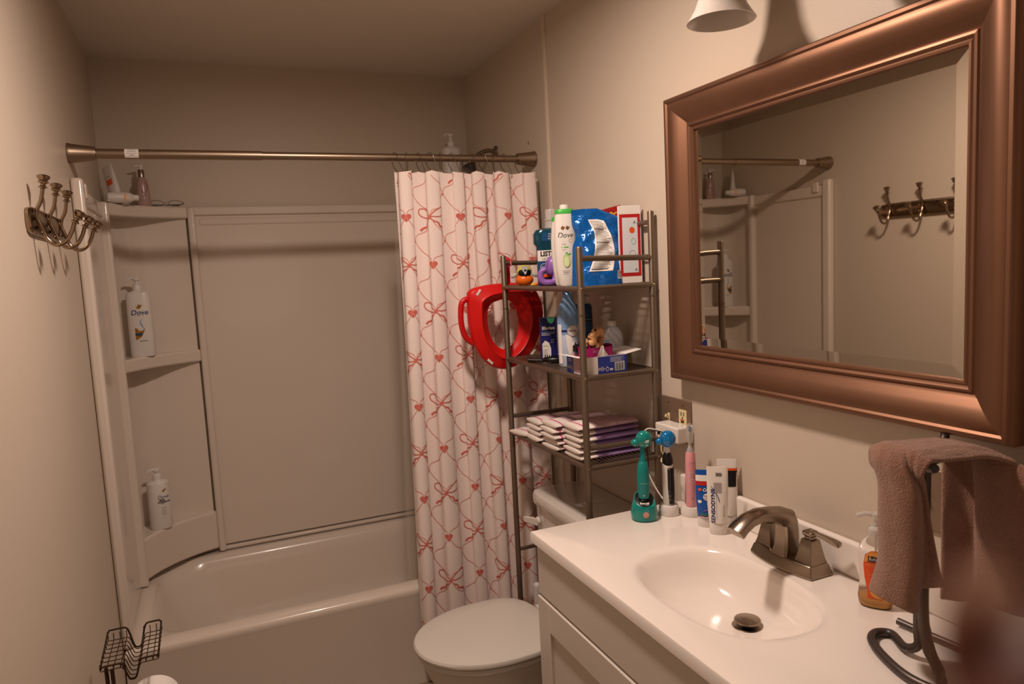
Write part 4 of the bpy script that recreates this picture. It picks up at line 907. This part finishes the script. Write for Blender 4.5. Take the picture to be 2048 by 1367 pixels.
# ------------------------------------------------------------ toothbrushes
t = thing('brush_stand', 'teal toothbrush charging stand with a black dished top', 'charging stand', (1.338, -1.690, ZC), FY - .05)
bd = [sring(.030, .030, 0, 2.3), sring(.034, .034, .004, 2.3), sring(.035, .035, .018, 2.3), sring(.031, .031, .040, 2.3)]
tp = [(x, y, .052 + .6 * y + .0) for x, y, z in sring(.026, .026, 0, 2.3)]
MB().loft(bd + [tp]).build('stand_body', M_tealg, t)
MB().loft([[(x, y, .0525 + .6 * y) for x, y, z in sring(.0235, .0235, 0, 2.3)], [(x, y, .0535 + .6 * y) for x, y, z in sring(.0215, .0215, 0, 2.3)]]).build('black_dish', M_black, t)
d = Decal(lambda u, v: (u, -.0245 + v * .8, .0395 + v * .5)); d.text('burst', 0, .012, .011, 0, bold=.0004).text('kids', .006, .006, .006, 0).build('lettering', [M_paper], t)
d = Decal(lambda u, v: (u, -.0362 + .0028 * max(0, (v - .018)) / .01, v)); d.ell(.0, .021, .0075, .0075, 0).build('round_badge', [mat('badge_peach', 'c48a78', .4)], t)
MB().ell((0, -.004, .0515), (.015, .012, .003)).build('charging_pin', M_black, t)
t = thing('toothbrush', 'teal child toothbrush with a teal animal-shaped head cover', 'toothbrush', (1.338, -1.690, ZC + .052), FY)
MB().lathe([(.008, 0), (.0135, .004), (.0155, .02), (.0162, .05), (.0155, .078), (.012, .098), (.0095, .101)]).build('handle', M_teal, t)
MB().lathe([(.0095, .101), (.0085, .112), (.006, .13), (.0055, .145)]).build('neck', M_teal, t)
b = MB().ell((.004, -.003, .160), (.0215, .017, .0225), n=24, k=14); b.ell((-.017, -.004, .152), (.013, .011, .0105)); b.ell((-.012, -.010, .167), (.004, .004, .004), n=10, k=6); cv = b.build('head_cover', M_tealg, t)
d = Decal(lambda u, v: (u + .009, -.0206 - .0, v + .157)); d.text('g', 0, 0, .023, 0, 1, bold=.0005).build('cover_lettering', [M_paper], cv)
d = Decal(fsurf(.016, .016, 2, .0006)); d.text('cocomelon', 0, .046, .0052, 0).ell(-.002, .014, .0022, .0022, 0, 12).build('lettering', [mat('print_grey_teal', '9fc8bd', .4)], t)

def base_disc(label, loc, hx_, hy_, hh, rz=0):
    t = thing('charging_base', label, 'charging base', loc, rz)
    MB().loft([sring(hx_ * .95, hy_ * .95, 0), sring(hx_, hy_, .003), sring(hx_ * .98, hy_ * .98, hh - .006), sring(hx_ * .9, hy_ * .9, hh), sring(hx_ * .5, hy_ * .5, hh + .001)]).build('base_body', M_whiteg, t)
    MB().lathe([(.005, 0), (.005, .010), (.004, .012)], (0, 0, hh)).build('charging_pin', M_white, t); return t
base_disc('round white toothbrush charger base under the black brush', (1.411, -1.696, ZC), .0265, .0255, .026, FY)
t = thing('toothbrush', 'black and white electric toothbrush with a blue animal head cover', 'toothbrush', (1.411, -1.696, ZC + .0275), FY)
MB().loft([sring(.0125, .0125, 0), sring(.0145, .0145, .004), sring(.015, .0155, .05), sring(.0145, .015, .10), sring(.0135, .014, .122), sring(.0095, .0095, .136), sring(.007, .007, .139)]).build('handle', M_whiteg, t)
b = MB(); b.loft([[(x + .0026, min(y, .004) - .0010, z) for x, y, z in r] for r in [sring(.0128, .0140, .003), sring(.0138, .0160, .05), sring(.0136, .0155, .10)]]); b.loft([sring(.0142, .0148, .099), sring(.0138, .0145, .122), sring(.0098, .0100, .1365), sring(.0075, .0075, .1395)]); b.build('grip', M_black, t)
MB().ell((0, -.0155, .100), (.0035, .0022, .0035), n=14, k=8).build('power_button', M_nick, t)
MB().lathe([(.0068, .139), (.0062, .150), (.0050, .168)]).build('brush_neck', M_white, t)
b = MB().ell((.001, -.004, .176), (.0215, .017, .0225), n=24, k=14); b.ell((-.0195, -.004, .170), (.0115, .010, .010)); b.ell((-.012, -.01, .183), (.006, .006, .006), n=10, k=6); b.build('head_cover', M_blueclear, t)
d = Decal(fsurf(.0118, .0172, 2, .0012)); d.rect(-.001, .038, .001, .041, 0, 1).rect(-.0015, .024, .0015, .031, 0, 1).rect(-.0015, .014, .0015, .020, 0, 1).build('indicator_lights', [M_grayt], t)
base_disc('oval white toothbrush charger base under the pink brush', (1.460, -1.731, ZC), .031, .026, .024, FY)
t = thing('toothbrush', 'pink electric toothbrush with a clear snap-on head cap', 'toothbrush', (1.456, -1.733, ZC + .025), FY)
MB().loft([sring(.0135, .0135, 0), sring(.0145, .0145, .003), sring(.0142, .0142, .07), sring(.0135, .0135, .11), sring(.0125, .0125, .138), sring(.0100, .0100, .146)]).build('handle', M_pinkp, t)
MB().lathe([(.0100, .146), (.0075, .153), (.0048, .158), (.0035, .175), (.0032, .200)]).build('brush_neck', M_clearw, t)
MB().loft([sring(.0045, .006, .165, 2.4), sring(.0078, .0075, .172, 2.6), sring(.0085, .008, .20, 3), sring(.007, .007, .216, 2.4), sring(.003, .003, .220, 2)]).build('clear_cap', M_clear, t)
MB().box((0, -.002, .206), (.006, .006, .014)).build('bristles', mat('bristle_blue', '7c8ca0', .7), t, bevel=.001)
d = Decal(fsurf(.0145, .0145, 2, .0006)); d.text('sonicare', 0, .118, .0042, 0)
for z in (.090, .071): d.stroke([(-.0005 + .0052 * math.cos(a), z + .0052 * math.sin(a)) for a in [2 * PI * k / 16 for k in range(17)]], .0009, 1)
for z in (.057, .052, .047): d.ell(.002, z, .0008, .0008, 0, 8)
d.stroke([(-.006, .095), (-.0075, .08), (-.006, .066)], .0009, 1).rect(.0045, .076, .0055, .087, 0, 1).rect(.0, .020, .0012, .028, 0, 1)
d.build('buttons_print', [M_grayt, M_white], t)
t = thing('travel_case', 'white upright plastic case behind the toothbrush chargers', 'case', (1.492, -1.690, ZC), FY)
MB().loft([sring(.019, .013, 0, 4), sring(.020, .014, .004, 4), sring(.018, .012, .068, 4), sring(.015, .010, .072, 4)]).build('case_body', M_white, t)

# ------------------------------------------------------------ toothpaste tubes
Tt = [('toothpaste_tube', 'white toothpaste tube with grey swoosh and vertical lettering, standing in front', (1.434, -1.866, ZC), FY - .25, .0250, .0165, .166, .030, M_whiteg),
      ('toothpaste_tube', 'blue kids toothpaste tube with a red band, left of the white one', (1.439, -1.812, ZC), FY - .3, .0225, .016, .144, .026, mat('tube_royal_blue', '1450a0', .3, var=.06)),
      ('toothpaste_tube', 'black and red toothpaste tube standing behind the white one', (1.492, -1.832, ZC), FY - .25, .0245, .0165, .168, .028, M_whiteg)]
def tp_(i): a = Tt[i]; return tube_pack(a[0], a[1], 'toothpaste', a[2], a[3], a[4], a[5], a[6], a[7], a[8], M_white), a
t, a = tp_(0); f = tsurf(a[4], a[5], a[6], a[7]); d = Decal(lambda u, v: f(u, v * 1.09))
d.text('SENSODYNE', -.011, .066, .0125, 0, 1.08, rot=PI / 2, bold=.0003).stroke([(-.016, .110), (-.010, .102), (-.003, .092), (.002, .082), (.004, .074)], [.0008, .0018, .0022, .002, .001], 0).stroke([(-.013, .104), (-.007, .098), (-.001, .087), (.002, .080)], .0011, 1).stroke([(-.0035, .035), (-.0035, .095)], .0007, 1)
d.b.grid(lambda p, q: f(-.009 + .018 * p - .004 * q * 0, .104 + .024 * q), 4, 4, 2); d.rect(-.004, .132, .010, .139, 3, 3); d.text('NET WT 4 OZ', .014, .055, .0042, 3, rot=PI / 2)
d.build('front_print', [M_navy, M_lblue, mat('print_silver', 'b3aaa6', .3, .4), M_grayt], t)
t, a = tp_(1); d = Decal(tsurf(a[4], a[5], a[6], a[7]))
d.b.grid(lambda p, q: d.f(-.0222 + .0444 * p, .106 + .010 * q), 10, 2, 0); d.b.grid(lambda p, q: d.f(-.0222 + .0444 * p, .1165 + .015 * q), 10, 2, 2)
d.build('crimp_band', [M_paperred, M_white, M_paper], t)
d = Decal(tsurf(a[4], a[5], a[6], a[7], .0013)); d.text('Crest', .006, .095, .0105, 0, .9, .2, bold=.0004).ell(-.012, .096, .005, .004, 1, 14).ell(.004, .078, .0085, .0085, 0, 20).ell(-.013, .066, .005, .004, 0, 14).stroke([(-.012, .036), (0, .033), (.010, .040), (.017, .052)], .0035, 2).stroke([(-.004, .044), (.008, .046), (.016, .060)], .003, 3).stroke([(-.014, .030), (0, .027), (.014, .034)], .002, 4).rect(-.014, .0265, .012, .028, 0, 4)
d.build('front_print', [M_paper, mat('print_coral', 'd4573c', .4), mat('print_leaf', '3a7d4c', .4), M_purple, M_orange], t)
d = Decal(tsurf(a[4], a[5], a[6], a[7], .0018)); d.text('KIDS', .004, .080, .006, 0).rect(-.002, .0735, .010, .0745, 0, 2).build('badge_lettering', [M_navy], t)
t, a = tp_(2); d = Decal(tsurf(a[4], a[5], a[6], a[7])); d.b.grid(lambda p, q: d.f(-.0243 + .0486 * p, .100 + .040 * q), 10, 5, 0); d.b.grid(lambda p, q: d.f(-.0243 + .0486 * p, .1405 + .0055 * q), 10, 2, 1)
d.build('front_print', [M_black, M_orange], t)

# ------------------------------------------------------------ hand soap
t = thing('soap_pump_bottle', 'clear hand soap pump bottle with an orange label beside the faucet', 'soap bottle', (1.448, -2.300, ZC), FY - .55)
shp = [(.026, .016, 0), (.029, .019, .005), (.031, .020, .018), (.028, .0185, .045), (.027, .018, .07), (.030, .0195, .095), (.0285, .0185, .115), (.019, .0145, .130), (.0125, .0125, .136), (.012, .012, .141)]
MB().loft([sring(a_, b__, z, 2.5) for a_, b__, z in shp]).build('bottle_body', mat('clear_pet', 'f4f1ee', .06, trans=.95, ior=1.15, var=.001), t)
MB().loft([sring(a_ * .93, b__ * .93, z, 2.5) for a_, b__, z in [(.026, .016, .002), (.029, .019, .007), (.031, .020, .018), (.030, .0195, .029)]]).build('liquid_soap', M_amber, t)
b = MB().lathe([(.0145, 0), (.0145, .012), (.011, .016)], (0, 0, .139)); b.lathe([(.005, .015), (.0045, .03), (.008, .032), (.008, .04), (.004, .043)], (0, 0, .139)); b.tube(smooth_path([(0, 0, .176), (-.018, -.003, .178), (-.032, -.006, .173)], 3), .0042, 8)
b.cyl((0, 0, .139), (0, 0, .03), .002, 8); b.build('pump_head', mat('frost_pump', 'f0ece6', .15, trans=.6, ior=1.2), t)
def ssf(eps):
    def f(u, v):
        for (a0, b0, z0), (a1, b1, z1) in zip(shp, shp[1:]):
            if z0 <= v <= z1:
                q = (v - z0) / (z1 - z0); a_ = a0 + (a1 - a0) * q; b__ = b0 + (b1 - b0) * q; return (u, -b__ * max(0, 1 - min(1, abs(u / a_)) ** 2.5) ** .4 - eps, v)
        return (u, -.02 - eps, v)
    return f
d = Decal(ssf(.0006)); d.poly([(-.012, .020), (-.013, .035), (-.018, .06), (-.020, .085), (-.017, .104), (-.006, .113), (.008, .113), (.018, .104), (.021, .085), (.019, .06), (.014, .035), (.013, .020)], 0).build('label_panel', [M_orange], t)
d = Decal(ssf(.0011)); d.poly([(-.018, .090), (-.016, .103), (-.006, .1115), (.008, .1115), (.017, .103), (.020, .090)], 1).rect(-.012, .092, .016, .103, 0, 5).ell(.006, .036, .015, .014, 1, 18); d.build('label_blocks', [M_black, M_oragel], t)
d = Decal(ssf(.0018)); d.text('Softsoap', .002, .0975, .0085, 0, .85).text('ANTIBACTERIAL', .001, .086, .0062, 1, .75).text('WHITE TEA', .002, .066, .005, 1).ell(.004, .074, .0024, .0024, 2, 10).build('lettering', [M_paper, M_oragel, M_grayt], t)

# ------------------------------------------------------------ light switch plate behind the towel
t = thing('switch_plate', 'nickel light switch plate on the wall behind the towel stand', 'light switch', (W, -2.350, 1.052))
MB().b2((-.006, -.036, -.059), (-.0005, .036, .059)).build('cover_plate', MATS['bronze_plate'], t, bevel=.003)
b = MB().b2((-.008, -.006, -.014), (-.005, .006, .014)); b.box((-.012, 0, .005), (.014, .006, .009), 0, Matrix.Rotation(.5, 3, 'Y')); b.build('toggle_switch', mat('brass_toggle', 'c39a4e', .3, .6), t, bevel=.001)
for z in (-.03, .03): MB().ell((-.0062, 0, z), (.0012, .0035, .0035), n=10, k=6).build('screw', M_rack, t)

# ------------------------------------------------------------ towel stand and towel
SX, SY = 1.352, -2.468
ts = thing('towel_stand', 'pewter scrollwork hand towel stand on the right of the sink top', 'towel stand', (SX, SY, ZC))
def S(x, y, z): return (x - SX, y - SY, z - ZC)
zb = ZC + .0078
MB().tube(smooth_path([S(SX + .002, SY, 1.168), S(SX, SY, 1.0), S(SX - .003, SY - .003, .92), S(SX - .002, SY - .012, .872), S(SX - .012, SY - .035, zb + .002), S(SX - .035, SY - .058, zb)], 6), [.0085] * 14 + [.0095] * 6 + [.0090] * 6 + [.0078] * 5, 14).build('post', M_pewter, ts)
MB().tube(smooth_path([S(SX + .012, SY + .012, 1.16), S(SX + .006, SY + .012, 1.0), S(SX + .002, SY + .010, .90), S(SX + .0, SY + .008, .868), S(SX - .002, SY + .03, zb + .003), S(1.372, -2.395, zb), S(1.352, -2.380, zb), S(1.326, -2.394, zb), S(1.302, -2.436, zb), S(1.284, -2.495, zb), S(1.292, -2.545, zb), S(1.318, -2.575, zb), S(1.36, -2.585, zb), S(1.40, -2.56, zb)], 6), .0074, 12).build('scroll_loop', M_pewter, ts)
MB().tube(smooth_path([S(1.416, -2.372, zb + .002), S(1.422, -2.410, zb), S(1.428, -2.470, zb), S(1.430, -2.515, zb), S(1.415, -2.55, zb), S(1.40, -2.56, zb)], 6), [.0062] * 31, 12).build('scroll_hook', M_pewter, ts)
MB().tube(smooth_path([S(SX - .018, SY - .030, 1.176), S(SX - .010, SY - .018, 1.170), S(SX + .004, SY, 1.170), S(SX + .03, SY + .004, 1.174), S(1.43, SY, 1.178), S(1.455, SY, 1.172)], 5), .0072, 12).build('arm', M_pewter, ts)
MB().tube(smooth_path([S(1.490, -2.404, 1.190), S(1.478, -2.408, 1.176), S(1.43, -2.43, 1.172), S(SX + .012, SY + .006, 1.173), S(SX - .03, SY + .006, 1.176), S(1.295, SY + .006, 1.180), S(1.288, SY + .006, 1.174)], 5), .0072, 12).build('arm', M_pewter, ts)
# towel draped along the arms
def poly_at(P, a_):
    f = a_ * (len(P) - 1); i = min(len(P) - 2, int(f)); return P[i].lerp(P[i + 1], f - i)
SL = smooth_path([(1.312, -2.428, 0), (1.284, -2.446, 0), (1.275, -2.476, 0), (1.286, -2.507, 0), (1.308, -2.500, 0), (1.322, -2.505, 0), (1.336, -2.522, 0)], 6)
SR = smooth_path([(1.447, -2.428, 0), (1.476, -2.452, 0), (1.478, -2.470, 0), (1.455, -2.486, 0), (1.450, -2.530, 0), (1.462, -2.580, 0), (1.488, -2.598, 0)], 6)
NA = 30; cols = []
for i in range(NA + 1):
    a_ = i / NA; L_ = poly_at(SL, a_); Ec = Vector((1.306, -2.499, 0)); LL = lambda f: (Ec.lerp(L_, f) if a_ > .66 else L_); R_ = poly_at(SR, a_); yt = -2.412 - .104 * a_; dz = -.016 * max(0, abs(2 * a_ - 1) - .5) ** 1.3 * 2
    bl = .957 + .012 * math.sin(6 * a_) + (.045 if a_ > .6 else 0) * min(1, (a_ - .6) / .1 if a_ > .6 else 0); br_ = .945 - .014 * math.sin(PI * a_) - .036 * max(0, 1 - a_ / .42) ** .4 
    fl = .012 * (1 - a_) 
    P = [(L_.x - fl, L_.y + fl, bl), (LL(.75).x - .004, LL(.75).y, 1.02), (LL(.4).x - .002, LL(.4).y, 1.09), (LL(.15).x * .8 + 1.284 * .2, LL(.15).y * .8 + yt * .2, 1.15), (LL(.1).x * .4 + 1.282 * .6, LL(.1).y * .4 + yt * .6, 1.186 + dz), (1.300, yt, 1.205 + dz), (1.33, yt, 1.204 + dz), (1.38, yt - .002, 1.200 + dz), (1.425, yt - .006, 1.196 + dz),
         (R_.x * .3 + 1.462 * .7, R_.y * .3 + yt * .7 - .004, 1.180 + dz), (R_.x * .8 + 1.475 * .2, R_.y * .8 + yt * .2, 1.145), (R_.x, R_.y, 1.08), (R_.x + .002, R_.y, 1.02), (R_.x, R_.y - .006 * a_, br_)]
    cols.append(smooth_path(P, 6))
NS = len(cols[0]) - 1
def tow(a_, c_):
    p = cols[int(round(a_ * NA))][int(round(c_ * NS))]
    return (p.x + .0008 * math.sin(37 * a_ + 11 * c_), p.y + .0008 * math.sin(50 * c_), p.z + .001 * math.sin(41 * a_) * math.sin(33 * c_))
b = MB(); b.grid(tow, NA, NS)
tw = b.build('hand_towel', M_towel, solid=.007, sub=1, ang=80)
tag(tw, 'brown terry hand towel draped over the pewter stand arms', 'towel')

# ------------------------------------------------------------ toilet paper stand, lower left
tsx, tsy = .075, -1.39
st2 = thing('paper_holder_stand', 'dark bronze wire toilet paper stand with a basket shelf by the left wall', 'toilet paper stand', (.105, -1.40, 0))
def Q(x, y, z): return (x - .105, y + 1.40, z)
b = MB()
MB().tube([Q(.060, -1.470, .672), Q(.064, -1.470, .3), Q(.068, -1.470, .02)], .0042, 10).build('pole', M_darkwire, st2)
MB().tube([Q(.072, -1.474, .668), Q(.076, -1.474, .3), Q(.080, -1.474, .02)], .0042, 10).build('pole', M_darkwire, st2)
MB().tube([Q(.072, -1.472, .547), Q(.072, -1.37, .547)], .004, 8).build('roll_arm', M_darkwire, st2)
MB().lathe([(.085, 0), (.088, .004), (.08, .012), (.02, .016), (.002, .016)], Q(.115, -1.42, 0)).build('base', M_darkwire, st2)
# basket outline in local (p across x, q along y)
bx0, bx1, by0, by1, bz = .050, .166, -1.478, -1.330, .672
def bask(x, q):          # height profile along x: a dip in the middle for a phone
    u = (x - bx0) / (bx1 - bx0)
    return bz - .034 * math.exp(-((u - .53) / .115) ** 4)
fr = []
n = 30
for y, lift in ((by1, .024), (by0, .008)):
    b = MB(); b.tube([Q(bx0 + (bx1 - bx0) * k / n, y, bask(bx0 + (bx1 - bx0) * k / n, 0) + lift * (1 - .9 * math.exp(-((k / n - .53) / .15) ** 4)) - .006 * (k in (0, n))) for k in range(n + 1)], .0022, 8); b.build('rim_wire', M_darkwire, st2)
for x in (bx0, bx1): MB().tube([Q(x, by0, bz + .004), Q(x, by1, bz + .018)], .0022, 8).build('rim_wire', M_darkwire, st2)
b = MB()
for k in range(8):
    y = by0 + (by1 - by0) * k / 7; z0 = .0
    b.tube([Q(bx0, y, bz + .014)] + [Q(bx0 + (bx1 - bx0) * j / n, y, bask(bx0 + (bx1 - bx0) * j / n, 0) - .002) for j in range(n + 1)] + [Q(bx1, y, bz + .014)], .0011, 6)
for u in (.1, .22, .34, .66, .78, .9):
    x = bx0 + (bx1 - bx0) * u; b.tube([Q(x, by0, bz + .01), Q(x, by0, bz - .001), Q(x, by1, bz - .001), Q(x, by1, bz + .016)], .0011, 6)
b.build('wire_basket', M_darkwire, st2)
MB().tube(smooth_path([Q(.074, -1.37, .547), Q(.11, -1.375, .546), Q(.140, -1.385, .546), Q(.140, -1.43, .546), Q(.140, -1.497, .546)], 4), .004, 8).build('roll_arm', M_darkwire, st2)
tr = thing('toilet_paper_roll', 'white toilet paper roll hanging on the bronze wire stand', 'toilet paper', (.140, -1.440, .532))
RY_ = Matrix.Rotation(PI / 2, 3, 'X')
MB().lathe([(.0195, -.05), (.056, -.05), (.058, -.048), (.058, .048), (.056, .05), (.0195, .05)], (0, 0, 0), n=48, ax=RY_, cap=(False, False)).build('paper', M_paper, tr)
MB().lathe([(.0195, -.0505), (.0205, -.0505), (.0205, .0505), (.0195, .0505), (.0195, -.0505)], (0, 0, 0), n=30, ax=RY_, cap=(False, False)).build('cardboard_core', mat('cardboard', 'a98a66', .8), tr)

# ------------------------------------------------------------ photographer's fingertip over the lens corner
fg = thing('finger', 'blurred brown fingertip of the photographer close to the lens, lower right', 'finger', (0, 0, 0))
def CP(r, u, f): return Vector((0.33494, -3.22561, 1.51521)) + _R * r + _U * u + _F * f
tip = CP(.0385, -.0275, .052); fg.location = CP(.0383, -.0274, .052)
J = [CP(.0352, -.0243, .0525) - tip, CP(.0375, -.0262, .0518) - tip, CP(.042, -.031, .050) - tip, CP(.052, -.042, .046) - tip, CP(.062, -.053, .038) - tip, CP(.072, -.066, .022) - tip, CP(.082, -.080, .004) - tip, CP(.088, -.090, -.012) - tip]
MB().tube(smooth_path(J, 6), [.0015 + .0065 * min(1, (k / 9) ** .5) + .0012 * math.exp(-((k - 24) / 5) ** 2) + .0008 * k / 42 for k in range(43)], 20).build('finger_skin', mat('skin', '64290f', .5, sss=.3, var=.05), fg)
nl = MB().ell(CP(.0385, -.0240, .0590) - tip, (.0045, .0012, .006)); nl.build('fingernail', mat('nail', 'd2a08c', .25), fg)
